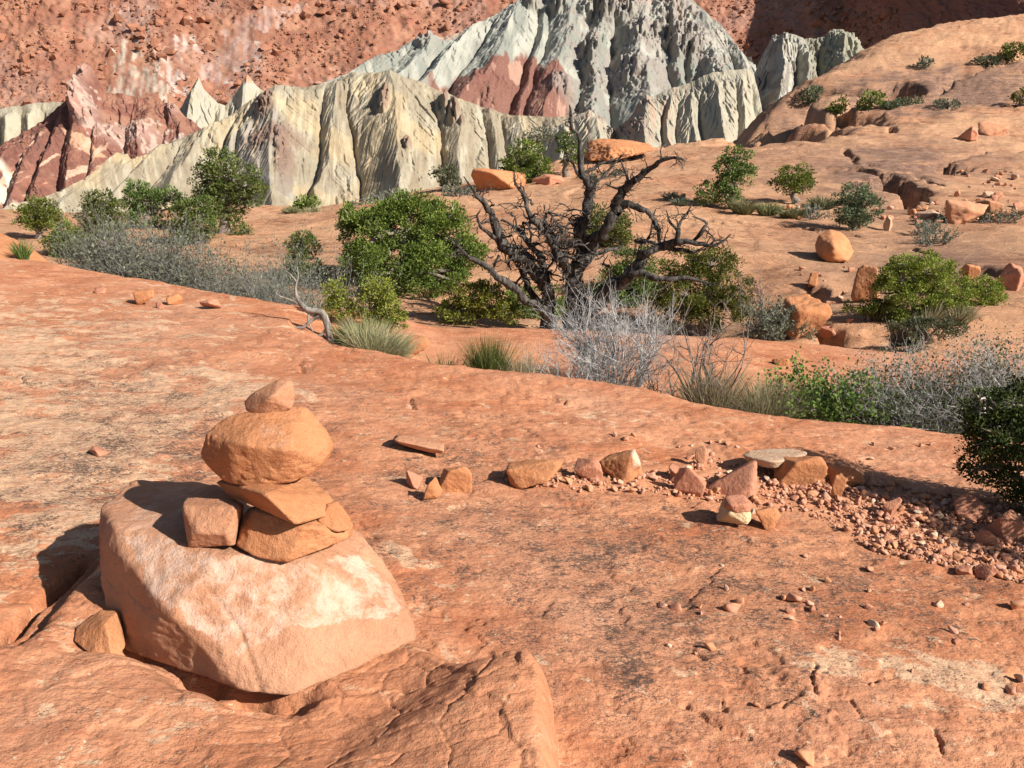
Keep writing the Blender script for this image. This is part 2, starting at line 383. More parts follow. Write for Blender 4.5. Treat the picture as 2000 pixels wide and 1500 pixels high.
dark = gauss(wu, wv_, [(1200,1080,480,130,.85),(1500,1250,480,160,.75),(850,900,200,120,.7),(350,860,280,100,1.),(120,980,260,120,.8),(150,740,300,60,.6),(1200,1250,120,160,.5),(1750,1180,280,60,.7),(1250,640,300,16,.9),(250,640,260,60,.4)])
sd = sdist(XX, YY, GRAVW); soil = np.where(YY < 7, sstep(-.10, .06, sd + .05 * fbm(np.stack([XX * 5, YY * 5, 0 * XX], -1), 3, 8)), 0)
e2 = (YY > np.interp(KK, k1, Y1) + .1) & (YY < 8.2) & (XX > -2.5)
soil = np.where(e2 & (ZZ < A1 * XX - .3), 0.7, soil)
_ld = sdist(XX, YY, LEDGE); soil = np.where(YY < 4, np.maximum(soil, .6 * sstep(-.03, .05, _ld) * sstep(-.9, -.3, XX)), soil); dark = np.where(YY < 4, dark * sstep(.04, -.04, _ld), dark)
dome = sstep(12, 16, YY) * gauss(wu, wv_, [(1850,530,170,60,1.),(1700,330,230,40,.8),(1880,300,200,40,.4),(1750,185,160,30,1.3),(1900,160,150,40,1.3),(1760,420,200,20,.5),(1740,340,80,50,.9),(1540,235,60,40,.9),(1300,640,300,16,.6),(1600,500,100,80,.25)])  # grey-brown patina, plus shade painted on the left flank and in the hollow
far_ = sstep(9, 14, YY)
me = new_mesh('bedrock', np.stack([XX, YY, ZZ], -1).reshape(-1, 3), gridfaces(*XX.shape)); smooth(me)
_fa = me.attributes.new('far', 'FLOAT', 'POINT'); _fa.data.foreach_set('value', far_.ravel().astype(np.float32))
vcol(me, 'mask', np.stack([pale, dark, soil, dome], -1).reshape(-1, 4).clip(0, 1))
m = N('sandstone_bedrock', .92)
mk = m.attr('mask'); sep = m.n('ShaderNodeSeparateColor'); m.l(mk.outputs['Color'], sep.inputs[0])
pa, da, so_, do = sep.outputs[0], sep.outputs[1], sep.outputs[2], mk.outputs['Alpha']
st = m.map((1, 1.5, 2.5), (0, 0, .35))
big = m.noise(m.tc, .55, 5); mid = m.noise(st, 2.6, 8, .6, .4); fin = m.noise(st, 14, 6, .65); gr = m.noise(m.tc, 170, 3, .7)
c = m.mix(m.ramp(mid, .32, .68), (.43, .150, .068), (.60, .262, .136))
c = m.mix(m.ramp(big, .4, .7, 0, .6), c, (.56, .31, .20))
c = m.mix(m.ramp(fin, .52, .68, 0, .5), c, (.36, .125, .06))
c = m.mix(m.ramp(fin, .46, .30, 0, .45), c, (.66, .33, .18))
# pale worn patches and flakes
pn = m.math('ADD', m.noise(st, 3.6, 10, .66, .8), m.math('MULTIPLY', pa, .26))
pcol = m.mix(m.ramp(fin, .4, .65), (.66, .44, .28), (.55, .31, .19))
c = m.mix(m.ramp(pn, .645, .68, 0, .85), c, pcol)
c = m.mix(m.ramp(m.noise(m.map((1, 1.5, 1), (0, 0, .5)), 9, 8, .62, .6), .605, .635, 0, .75), c, pcol)
c = m.mix(m.ramp(m.noise(m.map((1, 1.3, 1), (0, 0, .5), (3, 1, 0)), 26, 5, .6, .4), .65, .68, 0, .75), c, (.68, .50, .34))
# grey-brown patina and dark speckle
c = m.mix(m.math('MULTIPLY', m.ramp(mid, .30, .6), m.math('MULTIPLY', da, .2)), c, (.43, .225, .135))
clus = m.ramp(m.noise(m.tc, 6.5, 6, .62), .32, .70)
base_ = m.math('ADD', m.math('MULTIPLY_ADD', clus, .12, .028), m.math('MULTIPLY', da, .095))
d1 = m.math('ADD', m.noise(m.map((1, 1.7, 2), (0, 0, -.15)), 30, 8, .68, 1.2), base_)
c = m.mix(m.ramp(d1, .715, .765, 0, .85), c, (.085, .060, .050))
d2 = m.math('ADD', m.noise(m.map((1, 1.8, 2), (0, 0, .25), (5, 2, 0)), 75, 5, .65, 1.), base_)
c = m.mix(m.ramp(d2, .685, .75, 0, .78), c, (.11, .072, .055))
c = m.mix(m.ramp(m.noise(m.map((1, 3, 2), (0, 0, .2)), 30, 6, .6), .66, .72, 0, .7), c, (.15, .075, .045))
# farther domes: brown patina in streaks
fard = m.attr('far').outputs['Fac']
bedv = m.map((.12, .25, 1.5), (.06, 0, .3))
b1 = m.noise(bedv, 2.4, 10, .68, .6); b2 = m.noise(m.map((.5, .9, 2.2), (0, 0, .3)), 2.6, 9, .7, .5); b3 = m.noise(m.tc, .22, 6, .6)
c = m.mix(m.math('MULTIPLY', fard, m.ramp(b3, .30, .6, .3, .9)), c, (.66, .375, .215))
c = m.mix(m.math('MULTIPLY', fard, m.math('MULTIPLY', m.ramp(b1, .53, .62), m.ramp(b3, .60, .42, .05, .65))), c, (.24, .105, .055))
c = m.mix(m.math('MULTIPLY', fard, m.math('MULTIPLY', m.ramp(b2, .56, .63, 0, .7), m.ramp(b3, .66, .42, .2, 1))), c, (.20, .085, .045))
c = m.mix(m.math('MULTIPLY', fard, m.ramp(b2, .42, .32, 0, .6)), c, (.60, .36, .22))
c = m.mix(m.math('MULTIPLY', do, m.ramp(b1, .28, .50)), c, m.mix(m.ramp(b2, .4, .6), (.20, .115, .085), (.33, .20, .14)))  # dome mask: grey patina and painted shade together
c = m.mix(m.math('MULTIPLY', so_, m.ramp(fin, .2, .6, .6, 1)), c, m.mix(gr, (.48, .195, .10), (.62, .30, .165)))
c = m.mix(m.ramp(gr, .3, .7, 0, .22), c, m.mix(.5, c, (.2, .09, .05)), 'MIX')
m.bump(m.noise(m.tc, 1.4, 8, .7), .35, .08)
m.bump(m.math('MULTIPLY', fard, b2), .8, .35); m.bump(fin, .8, .024); m.bump(gr, .55, .005)
GROUND = m.color(c)
tag(link('bedrock_ground', me, GROUND), kind='structure')
# crater floor far below, reaching past everything
me = new_mesh('floor', [(-6000, -500, -62), (6000, -500, -62), (6000, 6000, -62), (-6000, 6000, -62)], [(0, 1, 2, 3)])
m = N('crater_soil', 1); CRSOIL = m.color(m.mix(m.noise(m.tc, .02, 8), (.30, .11, .06), (.42, .2, .12)))
tag(link('crater_floor_ground', me, CRSOIL), kind='structure')
# ------------------------------------------------------------------ crater: badland ridges, central peak, talus wall
CREAM = (.305, .26, .185); CREAM2 = (.40, .355, .265); GREY = (.40, .385, .34); GREEN = (.225, .235, .205); MAROON = (.185, .075, .056)
WHITE = (.52, .47, .38); PINK = (.44, .24, .17); TAN = (.50, .29, .17); TALUS = (.29, .125, .078); TALUS2 = (.38, .185, .115); BROWN = (.17, .095, .07)
FAR = N('badland_rock', .95)
fa_ = FAR.attr('col')
fb = FAR.noise(FAR.map((1, 1, .6)), .22, 8, .65); fg = FAR.noise(FAR.tc, 1.1, 6, .65)
fc = FAR.mix(FAR.ramp(fb, .35, .7, 0, .45), fa_.outputs['Color'], FAR.mix(.42, fa_.outputs['Color'], (.22, .15, .11)))
fc = FAR.mix(FAR.ramp(fg, .5, .8, 0, .35), fc, FAR.mix(.35, fc, (.9, .8, .66)))
FAR.bump(fb, .5, 1.2); FAR.bump(fg, .5, .35)
FAR.color(fc)
def mountain(name, crest, base, nu, nt, spurs, colour, back=(60, 80), lam=(120, 26, 9), amp=(60, 14, 5), rough=2.0, feather=2.2, pw=1.0, seed=0, topfade=.12, lumps=0, craggy=None, blocky=None, erode=(13, .8, 12), slant=70, bmask=None):
    """ridge with a crest and a foot, both (u, v, Y); spurs = u at which main spurs leave the crest (u at foot)"""
    c = np.array(crest, float); b = np.array(base, float)
    u0, u1 = c[0, 0], c[-1, 0]; s = np.linspace(0, 1, nu)
    uc = u0 + (u1 - u0) * s; cc = [np.interp(uc, c[:, 0], c[:, i]) for i in (1, 2)]
    ub = b[0, 0] + (b[-1, 0] - b[0, 0]) * s; bb = [np.interp(ub, b[:, 0], b[:, i]) for i in (1, 2)]
    cc[0] = cc[0] + rough * fbm(np.stack([uc / 14, 0 * uc, 0 * uc + seed], -1), 4, seed)
    t = np.linspace(0, 1, nt)[:, None]
    U = uc + (ub - uc) * t; V = cc[0] + (bb[0] - cc[0]) * t ** pw; Yd = cc[1] + (bb[1] - cc[1]) * t
    T = t + 0 * U
    wob = fbm(np.stack([U / 90, V / 120, 0 * U + seed], -1), 4, seed + 3)
    W = U + 22 * wob * (0.3 + T)
    if spurs:
        top = np.array([q[0] for q in spurs], float); bot = np.array([q[1] for q in spurs], float); sa = np.array([q[2] for q in spurs])
        pos = top[:, None, None] + (bot - top)[:, None, None] * T
        ridge = np.full(U.shape, -9.); sg = np.zeros(U.shape); cell = np.zeros(U.shape); amps = 1.
        for j in range(len(top)):
            dj = W - pos[j]; hj = sa[j] - np.abs(dj) / lam[0]
            cm = hj > ridge; ridge = np.where(cm, hj, ridge); sg = np.where(cm, np.sign(dj), sg); cell = np.where(cm, j, cell)
        q = 1 - np.maximum(ridge, -.5)
    else:
        ph = W / lam[0]; q = np.abs((ph - np.floor(ph)) * 2 - 1); cell = np.floor(ph) * 2 + ((ph - np.floor(ph)) > .5); amps = .75 + .5 * _hash(np.floor(ph), 0 * ph, 0 * ph, seed); sg = 1
    g = sstep(0, topfade, T) * (.25 + .75 * T ** .6)
    h = amp[0] * amps * np.maximum(1 - q, -.5) * g
    # gullies cut by running water: flow is routed down the rows, deepens its bed, and the banks slump to a steady slope
    ero, S_, it_ = erode
    if ero:
        r_ = np.random.default_rng(seed + 77)
        base_h = h + 1.3 * fbm(np.stack([U / 7, V / 14, 0 * U + 1], -1), 4, seed + 5) + 2.5 * fbm(np.stack([U / 34, V / 40, 0 * U + 2], -1), 3, seed + 6)
        h = base_h.copy(); nr, nc = h.shape; du = abs(u1 - u0) / nu; j = np.arange(nc)
        hard = .6 + .8 * (fbm(np.stack([U / 50, V / 25, 0 * U + 4], -1), 3, seed + 8) * .5 + .5)
        for k_ in range(it_):
            A = np.zeros((nr, nc)); A[0] = 1
            for i in range(nr - 1):
                e = h[i + 1]; l_ = np.empty(nc); l_[1:] = e[:-1]; l_[0] = 1e9; r2 = np.empty(nc); r2[:-1] = e[1:]; r2[-1] = 1e9
                t_ = j + np.where((l_ < e) & (l_ <= r2), -1, np.where(r2 < e, 1, 0))
                A[i + 1] = np.bincount(t_, A[i], nc) + 1
            h = h - ero / it_ * (A / nr) ** .5 * np.minimum(T * 8, 1) * hard
            for _ in range(3):
                d_ = np.diff(h, axis=1); ex = np.sign(d_) * np.maximum(np.abs(d_) - S_ * du, 0) * .45
                h[:, :-1] += ex; h[:, 1:] -= ex
            h[1:-1] += .10 * (h[:-2] + h[2:] - 2 * h[1:-1])
        uc2 = uc - sg * T * slant + 5 * fbm(np.stack([U / 20, V / 50, 0 * U + 5], -1), 3, seed + 6)
        tf_ = sstep(0, .16, T)
        h = h + tf_ * 2.3 * ridged(np.stack([uc2 / 5.5, T * 1.2, 0 * U + seed], -1), 2, seed + 31) * sstep(-.3, .3, fbm(np.stack([U / 40, V / 40, 0 * U + 6], -1), 2, seed + 32)) + tf_ * 1.3 * ridged(np.stack([uc2 / 2.6, T * 2, 0 * U], -1), 2, seed + 33)
    cr = np.zeros(U.shape)
    if craggy:
        for (cu, cv, ru, rv, a) in craggy:
            m_ = np.exp(-(((U - cu) / ru) ** 2 + ((V - cv) / rv) ** 2) ** 2); cr = np.maximum(cr, m_)
            h = h + a * m_ * (.55 + .9 * np.abs(fbm(np.stack([U / 14, V / 18, 0 * U], -1), 4, seed + 11)))
    if lumps:
        h = h + (lumps(U, V) if callable(lumps) else lumps) * fbm(np.stack([U / 20, V / 17, 0 * U + 3], -1), 5, seed + 13, .6)
    if blocky:
        for su, a_ in blocky:
            w1, w2, wi = worley(np.stack([U / su + .3 * wob, V / su * 1.15], -1), seed + 21)
            h = h + a_ * wi ** 2 * sstep(.62, .15, w1) * (1 if bmask is None else bmask(U, V))
    Q = P(U, V, Yd)
    nrm = np.array([0, -.80, .60]); Q = Q + (h * Yd / F)[..., None] * nrm
    # far side
    nb = 14; tb = np.linspace(1, 0, nb)[:-1, None]
    bk = Q[0][None] + np.stack([0 * tb + 0 * uc, tb * back[0] + 0 * uc, -tb ** 1.0 * back[1] + 0 * uc], -1)
    col = colour(U, V, T, W, q, cell, cr)
    A = np.concatenate([bk, Q], 0); C = np.concatenate([np.repeat(col[:1], nb - 1, 0), col], 0)
    me = new_mesh(name, A.reshape(-1, 3), gridfaces(*A.shape[:2])); smooth(me)
    vcol(me, 'col', C.reshape(-1, 3))
    o = link(name, me, FAR.m); tag(o, kind='structure')
    return o, Q, U, V
def blend(c, k, col): return c * (1 - k[..., None]) + np.array(col) * k[..., None]
def fl(U, col): return np.zeros(U.shape + (3,)) + np.array(col)
def streak(U, V, a, b, seed): return fbm(np.stack([U / a, V / b, 0 * U + seed], -1), 5, seed)
def region(U, V, poly, soft=10, seed=0):
    wu = U + soft * fbm(np.stack([U / 22, V / 22, 0 * U], -1), 4, seed); wv = V + soft * fbm(np.stack([U / 22, V / 22, 0 * U + 8], -1), 4, seed + 1)
    return inpoly(wu, wv, poly).astype(float)
# ---- talus wall at the back
def c_wall(U, V, T, W, q, cell, cr):
    n = streak(U, V, 50, 40, 50); c = blend(fl(U, TALUS), sstep(-.4, .5, n), TALUS2)
    c = blend(c, sstep(.1, .5, streak(U, V, 12, 12, 51)) * .5, (.30, .10, .06))
    for poly, col, k in [([(205,60),(225,10),(300,20),(310,60),(255,90)], (.52,.40,.35), .75), ([(205,200),(212,120),(250,85),(300,130),(330,200),(300,205)], WHITE, .8),
                         ([(300,70),(330,100),(385,200),(400,200),(345,190),(310,140)], (.55,.47,.42), .8), ([(415,180),(420,100),(470,40),(560,10),(620,10),(560,50),(500,100),(470,150),(440,175)], (.44,.31,.27), .8),
                         ([(425,170),(455,140),(520,110),(520,125),(460,165)], (.66,.60,.52), .7), ([(560,170),(600,150),(760,130),(740,150),(640,170)], (.52,.30,.22), .7), ([(350,60),(375,60),(380,120),(360,120)], (.62,.52,.46), .7),
                         ([(1350,0),(1400,-10),(1440,70),(1490,130),(1440,120),(1400,60)], (.40,.20,.15), .7), ([(0,200),(60,190),(130,190),(60,230),(0,240)], TAN, .5)]:
        c = blend(c, region(U, V, poly, 26, 52) * k * sstep(-.5, .3, streak(U, V, 7, 24, 53)), col)
    c = blend(c, sstep(.0, .5, streak(U, V, 70, 60, 54)) * .55, (.36, .21, .165)); c = blend(c, sstep(.1, .5, streak(U, V, 26, 50, 55)) * .4, (.21, .085, .06))
    c = blend(c, sstep(1680, 1760, U) * .7, (.20, .075, .05))  # wall darkened toward the right: the shade there is put into its colour
    return c
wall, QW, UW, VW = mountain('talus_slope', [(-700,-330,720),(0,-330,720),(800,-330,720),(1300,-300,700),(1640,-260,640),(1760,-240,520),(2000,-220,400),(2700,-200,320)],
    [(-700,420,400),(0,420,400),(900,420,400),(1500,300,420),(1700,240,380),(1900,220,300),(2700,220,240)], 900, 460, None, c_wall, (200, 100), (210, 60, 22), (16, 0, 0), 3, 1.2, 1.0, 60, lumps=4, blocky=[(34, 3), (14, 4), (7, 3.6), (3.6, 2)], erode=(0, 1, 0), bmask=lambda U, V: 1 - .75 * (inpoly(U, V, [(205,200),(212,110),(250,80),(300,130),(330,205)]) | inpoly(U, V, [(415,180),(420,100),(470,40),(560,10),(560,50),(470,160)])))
# ---- central grey-green peak
def c_peak(U, V, T, W, q, cell, cr):
    n = streak(U, V, 26, 60, 61); c = blend(fl(U, GREEN), sstep(-.2, .5, n), (.36,.355,.305))
    c = blend(c, sstep(.0, .6, streak(U, V, 40, 30, 62)) * .6 * sstep(1080, 1180, U), (.33,.30,.26))
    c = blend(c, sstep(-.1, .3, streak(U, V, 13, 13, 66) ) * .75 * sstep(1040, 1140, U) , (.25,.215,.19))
    c = blend(c, region(U, V, [(1140,-20),(1290,-30),(1350,60),(1300,50),(1200,20),(1150,30)], 14, 63) * .5, (.40,.27,.22))
    # maroon beds at the foot with fingers climbing into the grey
    line = 150 + 24 * np.abs(((W / 62.) % 1) * 2 - 1) - 34 * np.exp(-((U - 1020) / 40) ** 2) + 22 * np.exp(-((U - 860) / 50) ** 2) + 50 * sstep(1080, 1130, U) + 10 * streak(U, V, 10, 20, 64)
    mk = sstep(-5, 5, V - line) * (1 - sstep(1095, 1130, U)) * sstep(830, 850, U)
    c = blend(c, mk * .95, MAROON)
    c = blend(c, mk * sstep(.25, .5, streak(U, V, 9, 40, 65)) * .6, (.48,.30,.22))
    c = blend(c, region(U, V, [(850,75),(890,45),(905,60),(870,90)], 10, 67) * .7, (.36,.22,.16))
    c = blend(c, cr * .75, (.27, .235, .21))
    return c
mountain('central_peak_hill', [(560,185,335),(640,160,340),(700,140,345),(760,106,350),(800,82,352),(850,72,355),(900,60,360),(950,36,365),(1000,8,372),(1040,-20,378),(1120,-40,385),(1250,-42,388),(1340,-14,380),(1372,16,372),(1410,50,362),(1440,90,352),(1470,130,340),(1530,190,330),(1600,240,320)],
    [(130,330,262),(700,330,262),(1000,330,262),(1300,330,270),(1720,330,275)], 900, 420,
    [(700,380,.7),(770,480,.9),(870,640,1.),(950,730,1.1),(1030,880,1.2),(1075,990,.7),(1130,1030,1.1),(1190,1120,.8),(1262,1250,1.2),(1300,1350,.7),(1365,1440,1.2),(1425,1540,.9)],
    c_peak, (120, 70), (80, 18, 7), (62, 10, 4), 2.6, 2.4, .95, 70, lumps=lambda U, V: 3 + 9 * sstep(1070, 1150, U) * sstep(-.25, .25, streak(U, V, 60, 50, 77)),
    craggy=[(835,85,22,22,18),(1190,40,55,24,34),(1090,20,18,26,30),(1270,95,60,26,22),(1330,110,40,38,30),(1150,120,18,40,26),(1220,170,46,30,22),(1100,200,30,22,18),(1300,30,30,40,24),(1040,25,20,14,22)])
# ---- grey knob and the fluted cream cliff on the right
def c_knob(U, V, T, W, q, cell, cr):
    c = blend(fl(U, (.24,.215,.185)), sstep(-.2, .4, streak(U, V, 16, 22, 81)), (.34,.325,.28))
    c = blend(c, sstep(.0, .4, streak(U, V, 8, 26, 82)) * sstep(1600, 1540, U) * .7, (.46,.435,.37))
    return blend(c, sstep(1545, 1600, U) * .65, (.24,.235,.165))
mountain('grey_knob_hill', [(1440,190,262),(1475,140,256),(1495,95,250),(1510,68,248),(1530,62,246),(1565,76,246),(1600,78,246),(1625,60,246),(1650,57,246),(1668,64,246),(1680,90,246),(1720,150,250),(1760,190,255)],
    [(1400,300,225),(1500,300,215),(1600,300,205),(1800,300,215)], 380, 200, [(1515,1495,1.2),(1570,1560,.8),(1640,1620,.9)], c_knob, (50, 60), (60, 15, 6), (60, 9, 3), 3, 1.2, .9, 80, lumps=8, erode=(40, 1.2, 20))
def c_flute(U, V, T, W, q, cell, cr):
    c = blend(fl(U, (.36,.325,.25)), sstep(-.1, .5, streak(U, V, 12, 60, 91)), CREAM2)
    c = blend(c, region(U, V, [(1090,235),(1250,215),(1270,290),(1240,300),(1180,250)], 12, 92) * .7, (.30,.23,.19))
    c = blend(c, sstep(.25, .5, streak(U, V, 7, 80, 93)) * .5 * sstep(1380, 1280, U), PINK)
    return blend(c, cr * .8, (.26,.20,.17))
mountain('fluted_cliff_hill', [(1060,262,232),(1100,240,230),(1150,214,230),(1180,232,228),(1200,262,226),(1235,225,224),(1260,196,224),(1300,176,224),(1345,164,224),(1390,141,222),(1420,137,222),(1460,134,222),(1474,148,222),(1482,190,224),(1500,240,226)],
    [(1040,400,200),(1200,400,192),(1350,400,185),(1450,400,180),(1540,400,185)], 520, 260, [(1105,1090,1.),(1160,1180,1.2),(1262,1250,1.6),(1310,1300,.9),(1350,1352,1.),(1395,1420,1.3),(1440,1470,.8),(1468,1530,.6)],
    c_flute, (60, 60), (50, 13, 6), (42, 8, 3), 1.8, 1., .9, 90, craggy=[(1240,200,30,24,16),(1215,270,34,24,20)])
# ---- left: pale cream spur, maroon hill, blocky pinnacles
def c_left0(U, V, T, W, q, cell, cr):
    c = blend(fl(U, CREAM), sstep(-.2, .4, streak(U, V, 14, 50, 101)), CREAM2); return c
mountain('pale_badland_hill', [(-300,250,330),(-100,222,330),(0,212,330),(60,204,330),(110,196,330),(150,205,328),(200,250,325)], [(-360,420,290),(0,420,290),(200,420,290)], 300, 200,
    None, c_left0, (40, 50), (46, 15, 6), (30, 5, 1.5), 1.8, 1.0, .9, 100)
def c_mar(U, V, T, W, q, cell, cr):
    c = blend(fl(U, MAROON), sstep(.0, .5, streak(U, V, 18, 18, 111)), (.25,.105,.072))
    c = blend(c, sstep(190, 210, U) * (1 - sstep(250, 290, V)) * sstep(-.2, .3, streak(U, V, 20, 14, 112)), (.28,.135,.09))
    blk = sstep(-.05, .25, streak(U, V, 8, 8, 113))
    c = blend(c, region(U, V, [(140,170),(150,185),(190,180),(200,240),(300,250),(400,270),(395,285),(330,300),(260,300),(190,270),(165,235)], 16, 114) * blk * .8, (.46,.35,.29))
    c = blend(c, region(U, V, [(240,245),(280,255),(270,285),(245,285)], 12, 115) * .8, (.19,.13,.12))
    c = blend(c, region(U, V, [(135,270),(170,275),(218,318),(200,318),(150,300)], 6, 116) * .9, (.55,.30,.19))
    c = blend(c, sstep(.56, .62, np.abs(streak(U * 1.0 + V * .9, V, 13, 90, 117))) * sstep(260, 285, V) * (1 - sstep(215, 225, U)), (.55,.34,.24))
    c = blend(c, (1 - sstep(28, 46, U + (V - 370) * -.45)) * sstep(315, 335, V) * sstep(-.3, .2, streak(U, V, 8, 30, 118)), (.66,.54,.42))
    return blend(c, cr * .5, (.50,.34,.28))
mountain('maroon_badland_hill', [(-300,330,262),(-60,300,262),(0,286,262),(40,262,266),(80,238,268),(120,205,272),(140,178,274),(160,140,276),(178,128,277),(190,150,277),(205,182,277),(260,186,277),(330,200,275),(360,225,272),(400,258,268),(450,300,262)],
    [(-360,470,215),(0,470,212),(250,470,212),(520,430,222)], 560, 320, [(-60,-160,1.),(40,-60,1.2),(95,20,1.1),(140,75,1.2),(165,160,1.2),(215,200,.9),(300,250,.8),(360,330,.7)],
    c_mar, (50, 60), (52, 15, 7), (40, 6, 2.4), 2, 1.6, .9, 110, lumps=4, craggy=[(165,205,17,34,26),(165,150,20,22,20),(180,240,30,16,14),(340,215,14,20,20),(260,270,60,22,10)])
# small pale cones between the ridges
def c_cone(U, V, T, W, q, cell, cr):
    c = blend(fl(U, (.38,.35,.28)), sstep(-.2, .3, streak(U, V, 10, 24, 121)), CREAM2)
    return blend(c, (1 - sstep(158, 172, V + .4 * np.abs(U - 483))) * sstep(440, 450, U), (.50,.24,.15))
mountain('pale_cone_hill', [(330,250,300),(350,215,300),(380,165,304),(388,150,305),(400,178,304),(425,200,302),(440,205,302),(465,175,304),(483,146,306),(500,166,305),(530,190,302),(580,230,300)], [(300,330,270),(450,330,268),(600,330,270)], 260, 130,
    [(386,370,1.),(483,470,1.),(430,430,.5)], c_cone, (30, 30), (44, 13, 5), (30, 4, 1.5), 1.5, 1.6, .9, 120)
# ---- the long cream ridge in front
def c_cream(U, V, T, W, q, cell, cr):
    c = blend(fl(U, CREAM), sstep(-.25, .45, streak(U, V, 16, 70, 131)), CREAM2)
    c = blend(c, sstep(.0, .45, streak(U, V, 6, 50, 132)) * .6, (.235,.175,.11))
    c = blend(c, sstep(-.2, .4, streak(U, V, 60, 60, 133)) * .35, (.58,.43,.23))
    g = region(U, V, [(440,300),(490,250),(525,205),(552,205),(556,260),(570,300),(585,420),(470,420),(455,340)], 12, 134)
    c = blend(c, g * sstep(-.5, .0, streak(U, V, 10, 34, 135)) * .9, (.33,.295,.25))
    c = blend(c, region(U, V, [(505,215),(530,200),(550,210),(545,250),(520,260)], 10, 136) * .8, (.22,.16,.115))
    c = blend(c, region(U, V, [(590,320),(580,420),(560,420),(560,330)], 8, 137) * .5, (.20,.15,.12))
    c = blend(c, sstep(.12, .4, streak(U, V, 4, 22, 138)) * .4, (.19, .15, .11))
    return blend(c, cr * .85, (.20,.12,.09))
mountain('cream_badland_ridge_hill', [(40,440,205),(90,400,214),(150,366,222),(200,340,226),(232,322,230),(248,299,232),(258,316,232),(300,293,236),(340,275,240),(400,250,246),(440,234,250),(490,196,256),(530,180,258),(560,169,260),(600,168,260),(640,161,262),(690,141,264),(730,143,265),(768,144,265),(810,156,264),(870,181,260),(950,212,254),(1000,226,250),(1080,229,246),(1120,226,244),(1170,232,240),(1200,262,236),(1230,320,232)],
    [(-200,470,185),(300,470,182),(600,460,180),(900,450,182),(1330,440,190)], 1100, 420,
    [(120,-90,.6),(190,10,.5),(252,90,.8),(330,180,.6),(430,300,.8),(490,420,.5),(548,550,1.2),(610,600,.5),(665,640,.6),(710,720,.5),(768,800,1.3),(825,870,.5),(880,925,.9),(950,1000,.5),(1010,1070,.7),(1080,1140,.5),(1140,1210,.7)],
    c_cream, (60, 60), (95, 24, 9), (78, 9, 3.4), 1.2, 2.6, .92, 130, topfade=.06,
    craggy=[(530,228,20,24,16),(760,222,10,24,22),(757,245,9,8,12),(873,212,5,30,18),(890,240,10,26,18),(905,260,5,12,10),(955,220,12,8,8),(805,325,7,14,20),(570,330,16,60,14),(545,300,60,24,6)])
# ---- blocks strewn over the talus wall
def block_mesh(name, seed, sub=2):
    r = np.random.default_rng(seed); bm = bmesh.new()
    pts = r.normal(size=(11, 3)); pts /= np.linalg.norm(pts, axis=1)[:, None]; pts *= np.array([.62, .5, .42]) * r.uniform(.8, 1.15, (11, 1))
    for q in pts: bm.verts.new(q)
    bmesh.ops.convex_hull(bm, input=bm.verts); 
    for v_ in [v_ for v_ in bm.verts if not v_.link_faces]: bm.verts.remove(v_)
    me = bpy.data.meshes.new(name); bm.to_mesh(me); bm.free(); return me
TAL = N('talus_block_rock', .95)
oi = TAL.n('ShaderNodeObjectInfo').outputs['Random']
TAL.color(TAL.mix(TAL.noise(TAL.tc, 1.2, 5), (.23, .095, .06), (.40, .19, .115)))
blocks = [block_mesh('talus_block', 900 + i) for i in range(8)]
for b in blocks: b.materials.append(TAL.m)
nr_, nc_ = QW.shape[:2]
fl_u, fl_v = UW.ravel(), VW.ravel(); QF = QW.reshape(-1, 3)
dens = (fl_v < 260) & (fl_v > -120) & (fl_u > -250) & (fl_u < 1750)
dn_ = streak(fl_u, fl_v, 60, 50, 140)
white = inpoly(fl_u, fl_v, [(205,200),(212,120),(250,85),(300,130),(330,200)]) | inpoly(fl_u, fl_v, [(415,180),(420,100),(470,40),(560,10),(560,50),(470,150)])
pr = dens * (np.where(white, .08, 1.) * np.clip(.55 + dn_, .1, 1.4)); pr = pr / pr.sum()
idx = rng.choice(len(QF), 12000, replace=False, p=pr)
size = .85 * (1 - rng.random(len(idx))) ** -.5; size = np.clip(size, .85, 8)
order = np.argsort(-size / (QF[idx, 1] / 500)); vis = [i for i in order if 0 < fl_v[idx[i]] < 240 and 0 < fl_u[idx[i]] < 1690 and not (560 < fl_u[idx[i]] < 1560 and fl_v[idx[i]] > 130) and not (840 < fl_u[idx[i]] < 1420)]
big = vis[:240]; bigset = set(big)
for i in big:
    o = link('talus_boulder', blocks[i % 8], None, None, QF[idx[i]] + np.array([0, 0, .15 * size[i]]))
    o.scale = (size[i], size[i], size[i]); o.rotation_euler = rng.uniform(-.5, .5, 3) * np.array([1, 1, 9])
    tag(o, 'angular rust red boulder lying on the far talus slope of the crater wall', 'boulder', 'boulders on the far talus slope')
Vs, Fs, off = [], [], 0
bv = []; 
for b in blocks:
    b.calc_loop_triangles(); bv.append((np.array([q.co for q in b.vertices]), np.array([t.vertices for t in b.loop_triangles])))
for i in range(len(idx)):
    if i in bigset: continue
    v0, f0 = bv[i % 8]; a = rng.uniform(0, 6.28); ca, sa = math.cos(a), math.sin(a)
    vv = v0 * size[i] * np.array([1, 1, rng.uniform(.7, 1.2)]); vv = np.stack([vv[:, 0] * ca - vv[:, 1] * sa, vv[:, 0] * sa + vv[:, 1] * ca, vv[:, 2]], -1) + QF[idx[i]] + [0, 0, .1 * size[i]]
    Vs.append(vv); Fs.append(f0 + off); off += len(vv)
me = new_mesh('talus_rubble', np.concatenate(Vs), np.concatenate(Fs)); tag(link('talus_rubble', me, TAL.m), 'small rust red rubble strewn over the far talus slope', 'rubble', None, 'stuff')
